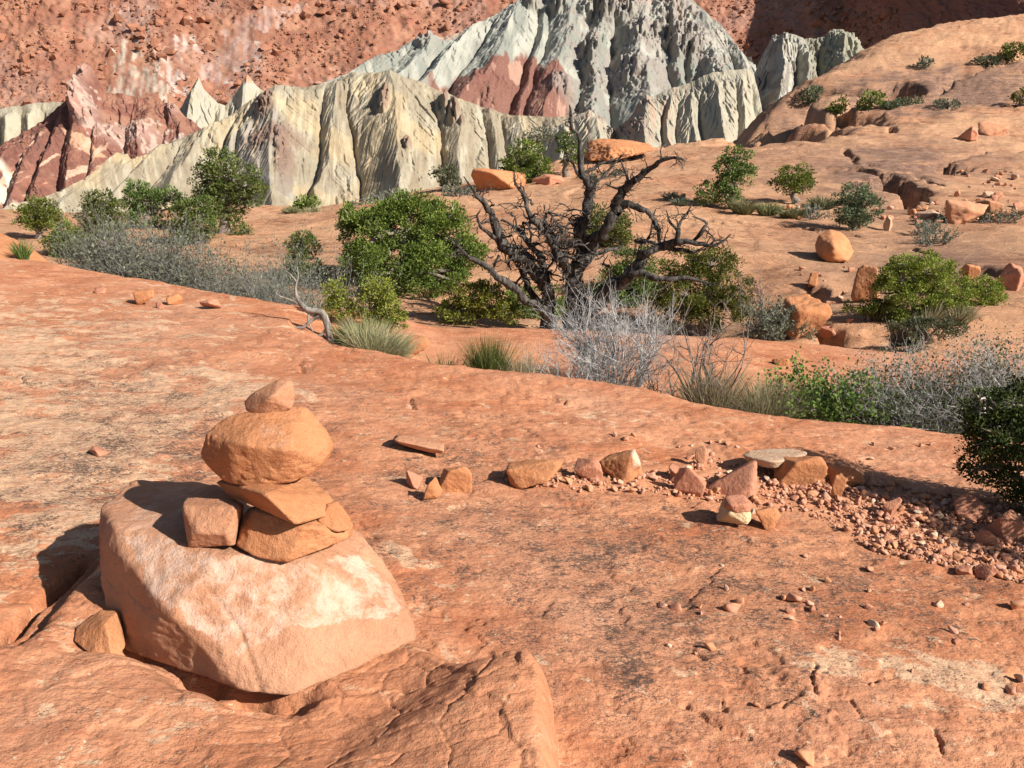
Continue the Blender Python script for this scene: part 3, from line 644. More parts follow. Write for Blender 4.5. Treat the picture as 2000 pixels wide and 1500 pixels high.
# ------------------------------------------------------------------ stones
from mathutils.bvhtree import BVHTree
_gv = np.stack([XX, YY, ZZ], -1).reshape(-1, 3)
BVH = BVHTree.FromPolygons(_gv.tolist(), gridfaces(*XX.shape).tolist())
def hit(u, v):
    d = Vector(P(u, v, 1.0)) - Vector((0, 0, EYE)); d.normalize()
    h = BVH.ray_cast(Vector((0, 0, EYE)), d)
    return h[0] if h[0] is not None else Vector(P(u, v, 40))
def gz(x, y):
    h = BVH.ray_cast(Vector((x, y, 60)), Vector((0, 0, -1)))
    return h[0].z if h[0] is not None else -5.
_ico = {}
def ico(n):
    if n not in _ico:
        bm = bmesh.new(); bmesh.ops.create_icosphere(bm, subdivisions=n, radius=1)
        _ico[n] = (np.array([v.co for v in bm.verts]), np.array([[v.index for v in f.verts] for f in bm.faces])); bm.free()
    return _ico[n]
def hull_planes(pts):
    bm = bmesh.new()
    for q in pts: bm.verts.new(q)
    bmesh.ops.convex_hull(bm, input=bm.verts); bm.normal_update()
    out = [(np.array(f.normal), float(np.dot(f.normal, f.verts[0].co))) for f in bm.faces if f.calc_area() > 1e-12]
    bm.free(); return np.array([o[0] for o in out]), np.array([o[1] for o in out])
def stone_geo(pts, level=5, p=22, rough=.02, chip=.02, seed=0, frq=1.0, cracks=0, bed=0., facets=22):
    """rounded rock filling the hull of pts, with worn edges, chips and grain"""
    pts = np.asarray(pts, float); c = (pts.max(0) + pts.min(0)) / 2; e = (pts.max(0) - pts.min(0)) / 2 + 1e-6
    q = (pts - c) / e
    nr, d = hull_planes(q); s = d < 0; nr[s] *= -1; d[s] *= -1
    fr_ = np.random.default_rng(seed + 4000); fn = fr_.normal(size=(facets, 3)); fn /= np.linalg.norm(fn, axis=1)[:, None]
    if facets:
        hs = (q @ fn.T).max(0); nr = np.concatenate([nr, fn]); d = np.concatenate([d, hs * (1 - fr_.uniform(.01, .075, facets))])
    D, Fc = ico(level)
    dot = D @ nr.T
    t = np.where(dot > 1e-4, d / np.maximum(dot, 1e-4), 1e3)
    r = (np.maximum(t, 1e-3) ** -p).sum(1) ** (-1 / p)
    V = D * r[:, None]
    S = float(e.mean()); W = V * e / S
    n = fbm(W * 1.7 * frq + seed * 3.1, 4, seed); n2 = fbm(W * 7 * frq + seed, 4, seed + 3)
    ch = np.clip(ridged(W * 2.6 * frq + seed * 1.7, 3, seed + 5) - .62, 0, 1)
    n3 = fbm(W * 16 * frq + seed, 3, seed + 7)
    k = 1 + rough * 1.6 * n + rough * .55 * n2 + rough * .28 * n3 - chip * 1.8 * ch
    if cracks:
        w1, w2, _ = worley(W * cracks + .25 * np.stack([n, n2, n], -1), seed + 9)
        k = k - .022 * (1 - sstep(0, .07, w2 - w1))
    if bed: 
        z = W[:, 2] * bed + .5 * n; f = z - np.floor(z); k = k + .012 * (np.abs(f * 2 - 1) - .5)
    return c + V * k[:, None] * e, Fc
def mk_stone(name, a, b, pale, grain=1.0, bump=1.0):
    m = N(name, .9)
    x = m.attr('tone'); oi = m.n('ShaderNodeObjectInfo').outputs['Random']
    n1 = m.noise(m.tc, 5 * grain, 8, .6); n2 = m.noise(m.tc, 38 * grain, 6, .7); n3 = m.noise(m.tc, 190, 3, .7)
    c = m.mix(m.ramp(n1, .3, .7), a, b)
    c = m.mix(m.math('MULTIPLY', oi, .35), c, tuple(v * .72 for v in a))
    c = m.mix(m.math('MULTIPLY', x.outputs['Fac'], m.ramp(m.math('ADD', m.noise(m.tc, 13 * grain, 10, .74, .4), m.math('MULTIPLY', x.outputs['Fac'], .2)), .54, .78)), c, pale)
    c = m.mix(m.ramp(n2, .58, .78, 0, .45), c, tuple(v * .5 for v in a))
    c = m.mix(m.ramp(n3, .35, .75, 0, .3), c, tuple(min(1, v * 1.35) for v in b))
    if bump: m.bump(n1, .5, .035); m.bump(n2, .95, .014); m.bump(n3, .6, .003)
    return m.color(c)
M_OR = mk_stone('orange_sandstone', (.45, .178, .076), (.56, .256, .125), (.68, .46, .33))
M_RD = mk_stone('red_sandstone', (.43, .175, .105), (.56, .265, .165), (.72, .50, .38))
M_BL = mk_stone('boulder_sandstone', (.42, .195, .108), (.53, .275, .165), (.68, .485, .38))
M_PK = mk_stone('pinkish_sandstone', (.44, .195, .105), (.55, .28, .165), (.68, .48, .36))
M_CR = mk_stone('cream_sandstone', (.58, .41, .23), (.68, .52, .32), (.74, .62, .45))
M_GY = mk_stone('weathered_pale_sandstone', (.46, .28, .18), (.60, .41, .28), (.72, .60, .45))
def add_stone(name, V, Fc, m, label, cat, group=None, tone=None):
    c = np.array([(V[:, 0].min() + V[:, 0].max()) / 2, (V[:, 1].min() + V[:, 1].max()) / 2, V[:, 2].min()])
    me = new_mesh(name, V - c, Fc); smooth(me)
    a = me.attributes.new('tone', 'FLOAT', 'POINT'); a.data.foreach_set('value', (np.zeros(len(V)) if tone is None else np.asarray(tone, float)).astype(np.float32))
    o = link(name, me, m, None, c); tag(o, label, cat, group); return o
def pp(l): return np.array([P(u, v, Y) for u, v, Y in l])
# big boulder under the cairn
BP = pp([(258,938,2.74),(196,986,2.52),(187,1050,2.42),(203,1165,2.36),(214,1240,2.28),(250,1270,2.20),(385,1318,2.05),(470,1347,1.97),(572,1360,1.95),(700,1304,2.06),(812,1250,2.19),(806,1215,2.27),(772,1130,2.40),(722,1062,2.46),(690,1030,2.50),(640,985,2.70),(420,940,2.86),
    (222,1024,2.36),(232,1075,2.28),(430,1083,2.19),(600,1092,2.22),(330,1200,2.06),(270,1120,2.2),(250,1250,2.75),(800,1230,2.7),(560,1150,2.95)])
V, Fc = stone_geo(BP, 7, 320, .012, .022, 3, 1.6, 0, 0., 5)
u_, v_ = PX(V); wn = fbm(V * 14, 4, 5)
tone = .8 * inpoly(u_ + 18 * wn, v_ + 18 * fbm(V * 14 + 5, 4, 6), [(230,1035),(290,1040),(420,1090),(640,1095),(720,1080),(790,1190),(760,1205),(620,1225),(500,1265),(470,1290),(400,1240),(330,1190),(270,1110)]).astype(float)
tone = np.maximum(tone, .5 * ((v_ > 950) & (v_ < 1040)))
# a long crack down its front
cr = np.interp(v_, [1140, 1180, 1240, 1300, 1345], [395, 430, 470, 490, 508]); kq = np.exp(-((u_ - cr - 5 * wn) / 3.2) ** 2) * sstep(1130, 1165, v_)
V = V - (kq * .012)[:, None] * np.array([.3, -.9, .4])
cr = np.interp(v_, [1240, 1300, 1345], [450, 452, 470]); kq = sstep(-14, -2, u_ - cr) * sstep(1235, 1260, v_) * (u_ < 500)
BOULDER = add_stone('sandstone_boulder', V, Fc, M_BL, 'large pale pink boulder on the bedrock ledge carrying the stacked cairn stones', 'boulder', None, tone)
# stones of the cairn
def hero(name, pts, m, label, seed, p=48, rough=.018, chip=.03, frq=1.2, lvl=6, tone=None, bed=0., cat='stone', group='stones of the tall cairn'):
    V, Fc = stone_geo(pp(pts), lvl, p, rough, chip, seed, frq, 0, bed)
    t = None
    if tone is not None:
        uu, vv = PX(V); t = tone(uu, vv, V)
    return add_stone(name, V, Fc, m, label, cat, group, t)
hero('cairn_stone', [(355,986,2.27),(470,992,2.23),(458,1066,2.21),(368,1072,2.24),(376,1040,2.2),(448,1045,2.19),(372,958,2.50),(420,942,2.56),(478,985,2.45),(362,1040,2.48),(470,1040,2.45)], M_PK,
     'small blocky cairn stone on the boulder left of the wedge stones, its top in shade', 21, 110, .012, .03)
hero('cairn_stone', [(478,1000,2.30),(460,1070,2.23),(476,1082,2.2),(556,1101,2.17),(584,1088,2.2),(610,1070,2.22),(684,1052,2.30),(690,1020,2.36),(640,975,2.45),(520,975,2.42),(500,994,2.26),(600,1030,2.2),(690,1040,2.55),(480,1040,2.55)], M_OR,
     'lower wedge stone of the tall cairn lying flat on the boulder', 22, 120, .014, .035, bed=3)
hero('cairn_stone', [(420,938,2.40),(440,964,2.36),(578,1026,2.15),(592,1018,2.17),(645,968,2.36),(600,928,2.44),(520,915,2.54),(480,905,2.52),(517,966,2.15),(670,1000,2.36),(600,1010,2.46)], M_OR,
     'tilted slab stone of the tall cairn, directly under the large round stone', 23, 120, .012, .03, bed=2)
hero('cairn_stone', [(640,985,2.30),(660,978,2.36),(688,1015,2.34),(684,1036,2.28),(655,1040,2.26),(620,1020,2.26),(610,985,2.36),(650,1030,2.45)], M_OR,
     'small wedge stone at the right end of the tall cairn below the round stone', 26, 100, .012, .03, lvl=5)
hero('cairn_stone', [(386,885,2.36),(398,848,2.34),(445,812,2.37),(520,796,2.38),(600,790,2.42),(640,838,2.40),(658,872,2.38),(642,908,2.34),(598,932,2.30),(520,957,2.27),(440,948,2.28),(396,902,2.32),(470,870,2.22),(560,875,2.22),(440,840,2.52),(560,820,2.56),(620,870,2.52),(520,930,2.50),(430,910,2.48)], M_OR,
     'large rounded orange stone near the top of the tall cairn', 24, 44, .016, .045, 1.6, tone=lambda u, v, V: .55 * np.exp(-((u - 530) / 90) ** 2 - ((v - 850) / 40) ** 2))
hero('cairn_stone', [(474,786,2.40),(490,768,2.40),(546,739,2.41),(572,741,2.41),(579,776,2.40),(572,800,2.38),(508,815,2.36),(480,806,2.37),(530,775,2.33),(500,775,2.48),(560,765,2.48),(540,805,2.47)], M_PK,
     'small pinkish topmost stone balanced on the tall cairn', 25, 44, .014, .03, lvl=5)
hero('loose_stone', [(196,1190,2.26),(232,1192,2.26),(246,1262,2.16),(226,1298,2.09),(180,1280,2.12),(143,1250,2.18),(150,1225,2.22),(205,1215,2.16),(190,1240,2.33),(240,1240,2.3)], M_OR,
     'angular orange stone lying at the left foot of the big boulder', 27, 110, .014, .03, group=None)
# flat slab lying alone on the bedrock
ya = hit(815, 886).y
hero('flat_rock', [(762,858,ya),(778,847,ya+.12),(868,866,ya+.10),(870,889,ya-.03),(835,884,ya+.0),(775,866,ya+.03),(840,856,ya+.26),(800,850,ya+.26),(868,880,ya-.05),(800,872,ya+.06)], M_PK,
     'long flat pinkish rock lying alone on the bedrock right of the cairn', 31, 26, .03, .06, lvl=5, cat='rock', group=None)
# generic loose rock standing on the ground at a pixel: centre u, bottom v, width and height in pixels
def rand_pts(seed, flat=1.0, n=10):
    r = np.random.default_rng(seed); q = r.normal(size=(n, 3)); q /= np.linalg.norm(q, axis=1)[:, None]
    q = np.sign(q) * np.abs(q) ** .75; q /= np.abs(q).max(0)
    return q
def rock(u, v, w, h, m, label, seed, name='loose_rock', cat='rock', group=None, tone=None, lvl=4, p=90, dep=.8, sink=.3, Y=None, yaw=None, rough=.03):
    g = hit(u, v - 1) if Y is None else at(u, Y)
    s = math.hypot(g.y, g.z - EYE) / F; W = w * s; D = W * dep
    th = math.atan2(EYE - g.z, g.y); H = max((h * s * 1.08 - D * max(math.sin(th), 0) * .5) / math.cos(th), W * .22)
    q = rand_pts(seed); a = (seed * .7) % 1.2 - .6 if yaw is None else yaw
    q = np.stack([q[:, 0] * math.cos(a) - q[:, 1] * math.sin(a), q[:, 0] * math.sin(a) + q[:, 1] * math.cos(a), q[:, 2]], -1); q /= np.abs(q).max(0)
    c = np.array([g.x, g.y + D * .45, g.z]); cz = min(gz(c[0], c[1]), g.z + H * .3)
    H2 = H * (1 + sink)
    pts = q * np.array([W / 2, D / 2, H2 / 2]) + np.array([c[0], c[1], cz + H - H2 / 2])
    V, Fc = stone_geo(pts, lvl, p, rough, .05, seed, 1.2)
    t = None if tone is None else tone((V - V.min(0)) / (V.max(0) - V.min(0)))
    return add_stone(name, V, Fc, m, label, cat, group, t)
G1 = 'rocks lying along the gravel strip'
for a in [(803,958,40,30,M_RD,'dark red rock at the left end of the gravel strip, left of a lighter one'),
          (836,981,52,42,M_OR,'angular orange rock leaning at the left end of the gravel strip'),
          (884,967,66,50,M_OR,'squarish rock with a smooth right face at the left end of the gravel strip'),
          (1046,962,106,48,M_OR,'long low orange rock with a smooth upper face in the left gravel strip'),
          (1150,942,54,40,M_RD,'pointed red rock just left of the white topped rock'),
          (1322,946,42,27,M_RD,'small dull red rock behind the dark angular rock in the gravel strip'),
          (1354,971,64,52,M_RD,'dark red angular rock left of the biggest block in the gravel strip'),
          (1438,975,98,66,M_RD,'biggest upright red block in the gravel strip behind the small cairn'),
          (1498,1037,62,40,M_OR,'wedge shaped orange rock right of the small cairn'),
          (1563,957,98,62,M_OR,'tilted orange slab rock propping up the pale flat rock'),
          (1652,958,84,40,M_OR,'long orange rock right of the tilted slab rock by the shrub shadow'),
          (1641,978,26,40,M_OR,'small upright rock standing in front of the long orange rock'),
          (1372,911,28,30,M_PK,'small pinkish rock at the upper edge of the gravel strip'),
          (1746,1014,36,34,M_RD,'pointed red rock in the middle of the wide gravel bed'),
          (1905,1022,62,42,M_RD,'rounded red rock in the shade of the right hand juniper'),
          (1972,1056,66,48,M_RD,'broad dark rock in shade at the right edge of the frame'),
          (1936,1068,44,30,M_RD,'low red rock in front of the broad dark shaded rock'),
          (1890,1128,34,22,M_RD,'small red rock on the lower edge of the wide gravel bed'),
          (1938,1136,42,24,M_RD,'flat red rock at the lower right end of the gravel bed')]:
    rock(a[0], a[1], a[2] * 1.12, a[3] * 1.18, a[4], a[5], 300 + int(a[0]) % 97, group=G1, dep=.75, lvl=5)
rock(1222,941,100,64,M_OR,'white topped orange rock in the middle of the gravel strip',353,group=G1,lvl=5,tone=lambda q: 1.3 * sstep(.55, .75, q[:, 0]) * sstep(.45, .7, q[:, 2]))
yb = hit(1515, 925).y
ft = [(1446,888,.02),(1462,879,.14),(1500,876,.2),(1548,875,.22),(1579,882,.12),(1574,889,.06),(1556,893,.0),(1518,903,-.12),(1502,901,-.12),(1470,896,-.06)]
hero('flat_rock', [(u, v, yb + d) for u, v, d in ft] + [(1515 + (u - 1515) * .86, v + 13, yb + d * .86 + .01) for u, v, d in ft], M_GY, 'pale flat rock propped up at the back of the gravel strip', 33, 50, .022, .05, lvl=5, cat='rock', group=G1, tone=lambda u, v, V: .25 + 0 * u)
# small cairn of two stones
rock(1437,1036,68,50,M_CR,'cream coloured lower stone of the small two stone cairn',61,name='cairn_stone',cat='stone',group='stones of the small cairn',lvl=5,tone=lambda q: .3 + 0 * q[:, 0], sink=.05, dep=.8, p=22)
g = hit(1437, 1033); s = g.y * 1.06 / F
rk = np.array([P(u, v, g.y + d) for u, v, d in [(1415,968,.05),(1412,990,.0),(1440,1004,-.02),(1466,1000,0),(1472,982,.05),(1450,964,.09),(1426,985,-.03),(1462,985,-.02),(1440,975,.14),(1420,995,.1),(1465,998,.1)]])
V, Fc = stone_geo(rk, 5, 24, .02, .03, 62); add_stone('cairn_stone', V, Fc, M_RD, 'reddish upper stone of the small two stone cairn', 'stone', 'stones of the small cairn')
G2 = 'loose rocks on the upper bedrock slab'
for a in [(281,598,50,31,M_OR,'biggest pointed orange rock on the left part of the upper slab'),(309,604,20,13,M_RD,'small rock touching the biggest pointed orange rock on the upper slab'),
          (191,575,26,14,M_RD,'low rock farthest left on the upper slab'),(338,598,32,21,M_OR,'orange rock just right of the biggest pointed rock on the upper slab'),
          (406,607,42,22,M_RD,'broken reddish rock right of the other loose rocks on the upper slab'),(188,894,42,20,M_RD,'low crumbly red rock on the bedrock left of the cairn'),
          (1382,776,34,26,M_RD,'rust red rock at the foot of the dark bare shrub'),(1850,836,40,26,M_RD,'rust red rock under the grey shrub at the right'),(815,697,60,40,M_OR,'orange rock at the step beside the tan grass clump'),(1530,716,36,16,M_OR,'flat orange rock on the strip beyond the near slab')]:
    rock(*a[:5], a[5], 400 + int(a[0]) % 89, group=G2)
G3 = 'boulders on the far bedrock slope'
for a in [(1638,594,52,30,M_PK,'flat topped rock left of the shaded boulder by the round juniper',.8),(1590,569,22,26,M_OR,'small pointed rock below the big standing boulder',.8),
          (1702,590,64,70,M_OR,'shaded orange boulder at the left side of the round green juniper',.9),(1582,664,96,76,M_OR,'orange block at the edge of the gully below the round juniper',.9),(1625,669,60,24,M_RD,'low dark rock in front of the orange block in the gully',.7),
          (1888,438,110,52,M_PK,'large pale slab boulder among debris on the right slope',.6),(1938,428,54,32,M_PK,'pale boulder right of the large pale slab boulder',.7),(1826,432,60,16,M_GY,'flat pale rock left of the large pale slab boulder',.7),(1736,452,20,26,M_GY,'whitish upright stone below the leafy bush on the right slope',.8),
          (950,348,150,40,M_OR,'low rounded orange ledge rock left of the upper juniper on the rim',.6),(1072,300,66,18,M_RD,'rounded orange boulder behind the top of the dead tree',.7),
          (1900,548,40,30,M_OR,'orange rock behind the right lobe of the round juniper',.8),(1985,570,60,50,M_RD,'dark rounded boulder at the right edge behind the grey shrub',.8),(1950,270,60,28,M_PK,'pale ledge block on the right flank of the dome',.7),(1895,280,44,22,M_RD,'dark ledge block on the right flank of the dome',.7),(1930,388,22,14,M_GY,'small white stone on the right slope',.8)]:
    rock(*a[:5], a[5], 500 + int(a[0]) % 83, name='slope_boulder', cat='boulder', group=G3, dep=a[6], p=50, lvl=5, rough=.045)
yc_ = hit(1625, 512).y
hero('slope_boulder', [(1590,482,yc_+.3),(1598,458,yc_+.5),(1622,447,yc_+.5),(1640,450,yc_+.5),(1656,466,yc_+.3),(1668,492,yc_+.2),(1655,513,yc_-.1),(1612,514,yc_-.1),(1594,500,yc_+.1),(1628,480,yc_-.25),(1630,508,yc_-.2),(1600,490,yc_+1.),(1660,490,yc_+1.)], M_OR, 'big standing boulder casting a shadow on the slope right of the dead tree', 81, 50, .03, .06, 1.2, 5, cat='boulder', group=G3)
yo = hit(1215, 318).y
V, Fc = stone_geo(pp([(1140,312,yo+1.5),(1146,276,yo+2.5),(1175,268,yo+3),(1230,272,yo+3),(1275,282,yo+2.5),(1282,292,yo+1),(1220,310,yo-.3),(1170,318,yo-.5),(1150,316,yo),(1250,300,yo+.2),(1160,290,yo+5),(1270,290,yo+5),(1200,285,yo)]), 6, 30, .05, .06, 91, 1.6, 2.6)
add_stone('rock_outcrop', V, Fc, M_OR, 'cracked blocky pale orange outcrop on the rim behind the dead tree', 'outcrop')
# rounded bedrock hump at the left edge
hp = np.array([P(u, v, Y) for u, v, Y in [(-260,455,10),(-120,425,11),(0,440,11),(70,462,10.5),(112,488,10.2),(134,524,9.6),(60,520,9.2),(-60,510,8.8),(-260,520,8.6),(130,540,10.6),(-200,540,12),(60,500,11.5)]])
hp = np.concatenate([hp, hp[[5, 6, 7, 8]] - [0, 0, .4]])
V, Fc = stone_geo(hp, 6, 9, .012, .015, 71, 1.6, facets=0); add_stone('sandstone_hump', V, Fc, M_OR, 'smooth rounded orange bedrock hump at the left edge behind the near slab', 'rock hump')
# debris on the right slope
shapes = []
PM = [mk_stone('pebble_stone', a, b, (.7, .5, .36), .4, 0) for a, b in [((.42,.175,.105),(.56,.275,.175)),((.46,.20,.10),(.58,.29,.16)),((.50,.26,.17),(.62,.36,.25)),((.50,.33,.22),(.64,.47,.34))]]
for i in range(10):
    V, Fc = stone_geo(rand_pts(700 + i, n=9) * np.array([.5, .42, .34]), 3, 44, .03, .05, 700 + i)
    me = new_mesh('pebble', V, Fc); smooth(me); me.attributes.new('tone', 'FLOAT', 'POINT'); shapes.append(me)
for i, me in enumerate(shapes): me.materials.append(PM[[0, 1, 2, 0, 1, 2, 0, 1, 0, 3][i]])
def scatter(name, u, v, px, label, cat, group, i, sink=.1):
    g = hit(u, v); s = px * math.hypot(g.y, g.z - EYE) / F
    o = link(name, shapes[i % 10], None, None, (g.x, g.y, gz(g.x, g.y) + s * (.30 - sink)))
    k = rng.uniform(.8, 1.2, 3); o.scale = tuple(s * k); o.rotation_euler = (rng.uniform(-.4, .4), rng.uniform(-.4, .4), rng.uniform(0, 6.28))
    return tag(o, label, cat, group)
for i in range(110):
    u, v = [(rng.uniform(1860, 2000), rng.uniform(335, 430)), (rng.uniform(1780, 1900), rng.uniform(400, 440)), (rng.uniform(1560, 1700), rng.uniform(520, 640)), (rng.uniform(1500, 1760), rng.uniform(405, 440))][i % 4 if i < 60 else 0 if i < 90 else 1]
    scatter('debris_rock', u, v, 7 + 14 * rng.random() ** 2, 'small broken rock among debris on the slickrock slope', 'rock', 'debris rocks on the right slope', i)
# pebbles on the near slab, picked one by one
PB = [(1430,1192,30),(1445,1179,18),(1293,1184,20),(1320,1192,24),(1367,1187,10),(1370,1200,12),(1550,1175,30),(1531,1170,18),(1541,1196,18),(1542,1210,16),(1568,1153,12),(1588,1154,18),(1582,1180,14),(1585,1192,16),(1615,1138,16),(1417,1152,14),(1697,1114,18),(1696,1156,12),(1697,1190,16),(1708,1220,26),(1711,1232,14),(1725,1220,14),(1833,1184,22),(1888,1182,10),(1985,1186,30),(1860,1236,18),(1868,1256,20),(1385,1266,24),(1358,1278,10),(1307,1264,14),(1638,1248,14),(1478,1380,16),(1612,1204,12),(1640,1238,8),(1574,1492,40),(1990,1330,26),(1975,1352,20),(1925,1345,20),(1990,1354,14),(1410,1105,10),(1572,1088,14),(1860,1080,10),(1640,1206,8),(1780,1312,10),(1700,1340,12),
      (1200,852,14),(1222,860,16),(1238,852,16),(1386,866,12),(1352,872,10),(1420,868,14),(1405,864,10),(1440,874,10),(1052,874,10),(1325,874,8),(1705,870,12),(1742,878,14),(1800,872,12),(1820,870,12),(1700,898,14)]
for i, (u, v, px) in enumerate(PB):
    scatter('slab_pebble', u, v, px * 1.05, 'small loose reddish stone lying on the bare bedrock slab', 'pebble', 'loose stones on the bare slab', i)
# gravel bed
gp = np.array(GRAV, float); n_in = 0; cand = []
while len(cand) < 4200:
    u, v = rng.uniform(925, 2250), rng.uniform(880, 1240)
    if inpoly(np.array([u]), np.array([v]), GRAV)[0] :
        ed = 1.0
        if u < 1500 and rng.random() < .45: continue
        cand.append((u, v))
sz = 5 + 17 * rng.random(len(cand)) ** 4
order = np.argsort(-sz * np.array([1 if q[0] < 1990 else .2 for q in cand]))
sv = []
for me in shapes:
    me.calc_loop_triangles(); 
lowv, lowf = ico(1)
low = []
for i in range(8):
    V, Fc = stone_geo(rand_pts(800 + i, n=10) * np.array([.5, .42, .36]), 2, 26, .03, .05, 800 + i); low.append((V, Fc))
Vs, Fs, off = [], [], 0
for n, j in enumerate(order):
    u, v = cand[j]
    if n < 250:
        scatter('gravel_stone', u, v, sz[j], 'small angular reddish stone in the gravel bed across the slab', 'pebble', 'stones of the gravel bed', n, .06); continue
    g = hit(u, v); s = sz[j] * math.hypot(g.y, g.z - EYE) / F * 1.1; V, Fc = low[n % 8]; a = rng.uniform(0, 6.28)
    q = V * s * rng.uniform(.8, 1.2, 3); q = np.stack([q[:, 0] * math.cos(a) - q[:, 1] * math.sin(a), q[:, 0] * math.sin(a) + q[:, 1] * math.cos(a), q[:, 2]], -1) + [g.x, g.y, g.z + s * .2]
    Vs.append(q); Fs.append(Fc + off); off += len(q)
me = new_mesh('gravel', np.concatenate(Vs), np.concatenate(Fs)); smooth(me)
GRV = N('gravel_stone', .95); GRV.color(GRV.mix(GRV.noise(GRV.tc, 28, 3), (.38, .165, .10), (.66, .36, .235)))
tag(link('gravel', me, GRV.m), 'loose red gravel filling the low strip across the slab', 'gravel', None, 'stuff')
# ------------------------------------------------------------------ vegetation
class MB:
    def __init__(s): s.V = []; s.F = []; s.n = 0
    def tube(s, pts, rad, sides=5):
        pts = np.asarray(pts, float); k = len(pts)
        t = np.gradient(pts, axis=0); t /= np.linalg.norm(t, axis=1)[:, None] + 1e-9
        ref = np.array([0.31, .17, .93]) if abs(t[0, 2]) < .9 else np.array([1., .2, 0])
        a = np.cross(t, ref); a /= np.linalg.norm(a, axis=1)[:, None] + 1e-9; b = np.cross(t, a)
        th = np.arange(sides) * 2 * math.pi / sides
        ring = pts[:, None] + np.asarray(rad)[:, None, None] * (np.cos(th)[None, :, None] * a[:, None] + np.sin(th)[None, :, None] * b[:, None])
        i = np.arange(k * sides).reshape(k, sides) + s.n; j = np.roll(i, -1, 1)
        s.V.append(ring.reshape(-1, 3)); s.F.append(np.stack([i[:-1], j[:-1], j[1:], i[1:]], -1).reshape(-1, 4)); s.n += k * sides
    def build(s, name, m, parent=None):
        V = np.concatenate(s.V)
        if parent is not None: V = V - np.array(parent.location)
        me = new_mesh(name, V, np.concatenate(s.F)); smooth(me); return link(name, me, m, parent)
def cards(pos, dirs, L, Wd, bend=None):
    """leaf sprays: narrow kite faces"""
    n = len(pos); d = dirs / (np.linalg.norm(dirs, axis=1)[:, None] + 1e-9)
    sd = np.cross(d, rng.normal(size=(n, 3))); sd /= np.linalg.norm(sd, axis=1)[:, None] + 1e-9
    L = L[:, None]; Wd = Wd[:, None]
    V = np.stack([pos, pos + d * L * .55 + sd * Wd, pos + d * L, pos + d * L * .5 - sd * Wd], 1).reshape(-1, 3)
    return V, np.arange(n * 4).reshape(n, 4)
def leaf_mesh(name, V, Fq, m, parent, tint):
    me = new_mesh(name, V - np.array(parent.location), Fq)
    a = me.attributes.new('tint', 'FLOAT', 'POINT'); a.data.foreach_set('value', np.repeat(tint, 4).astype(np.float32))
    return link(name, me, m, parent)
def mk_leaf(name, dark, mid_, light, trans=.22):
    m = N(name, .65); t = m.attr('tint').outputs['Fac']
    c = m.mix(m.ramp(t, 0, .5), dark, mid_); c = m.mix(m.ramp(t, .5, 1), c, light)
    oi = m.n('ShaderNodeObjectInfo').outputs['Random']; hs = m.n('ShaderNodeHueSaturation'); m.l(c, hs.inputs['Color'])
    m.l(m.math('MULTIPLY_ADD', oi, .05, .478), hs.inputs['Hue']); m.l(m.math('MULTIPLY_ADD', oi, .45, .72), hs.inputs['Value']); c = hs.outputs['Color']; m.color(c)
    tr = m.n('ShaderNodeBsdfTranslucent'); m.l(c, tr.inputs['Color']); mx = m.n('ShaderNodeMixShader'); mx.inputs[0].default_value = trans
    m.l(m.b.outputs[0], mx.inputs[1]); m.l(tr.outputs[0], mx.inputs[2]); m.l(mx.outputs[0], m.out.inputs['Surface'])
    return m.m
L_JUN = mk_leaf('juniper_leaves', (0.072, 0.101, 0.020), (0.152, 0.189, 0.037), (0.268, 0.304, 0.066))
L_PIN = mk_leaf('pinyon_needles', (0.067, 0.095, 0.024), (0.131, 0.165, 0.044), (0.232, 0.257, 0.073))
L_LIME = mk_leaf('bright_juniper_leaves', (0.123, 0.162, 0.024), (0.254, 0.304, 0.053), (0.420, 0.459, 0.094))
L_SAGE = mk_leaf('sage_leaves', (.105, .115, .075), (.18, .19, .13), (.29, .295, .21))
L_OLIVE = mk_leaf('olive_leaves', (.075, .09, .045), (.13, .15, .08), (.21, .23, .13))
L_LEAF = mk_leaf('shrub_leaves', (0.072, 0.108, 0.022), (0.145, 0.203, 0.042), (0.290, 0.351, 0.083))
L_DARK = mk_leaf('shaded_juniper_leaves', (.028, .045, .012), (.055, .085, .022), (.17, .21, .055))  # darker copy of the juniper leaves, with the right-hand tree's shade in its colour
L_TAN = mk_leaf('dry_grass_blades', (.20, .17, .10), (.34, .30, .18), (.50, .44, .29), .3)
L_GRN = mk_leaf('green_grass_blades', (.06, .095, .022), (.13, .175, .045), (.25, .28, .10), .3)
L_MIXG = mk_leaf('half_dry_grass_blades', (.11, .125, .045), (.22, .22, .10), (.42, .38, .23), .3)
def mk_bark(name, a, b, sc=30):
    m = N(name, .9); n = m.noise(m.map((1, 1, .22)), sc, 6, .65); n2 = m.noise(m.tc, 7, 4)
    c = m.mix(m.ramp(n, .35, .65), a, b); c = m.mix(m.ramp(n2, .5, .7, 0, .6), c, tuple(v * .45 for v in a)); m.bump(n, .7, .01); return m.color(c)
B_BARK = mk_bark('juniper_bark', (.16, .12, .095), (.30, .25, .21))
B_DEAD = mk_bark('dead_juniper_wood', (.020, .017, .015), (.125, .110, .098), 20)
B_GREY = mk_bark('bleached_twigs', (.33, .31, .30), (.55, .53, .51))
B_DARK = mk_bark('dark_twigs', (.13, .10, .085), (.28, .23, .20))
B_BONE = mk_bark('bone_white_wood', (.50, .46, .42), (.72, .69, .64))
B_SAGE = mk_bark('sage_stems', (.15, .145, .13), (.31, .30, .27))
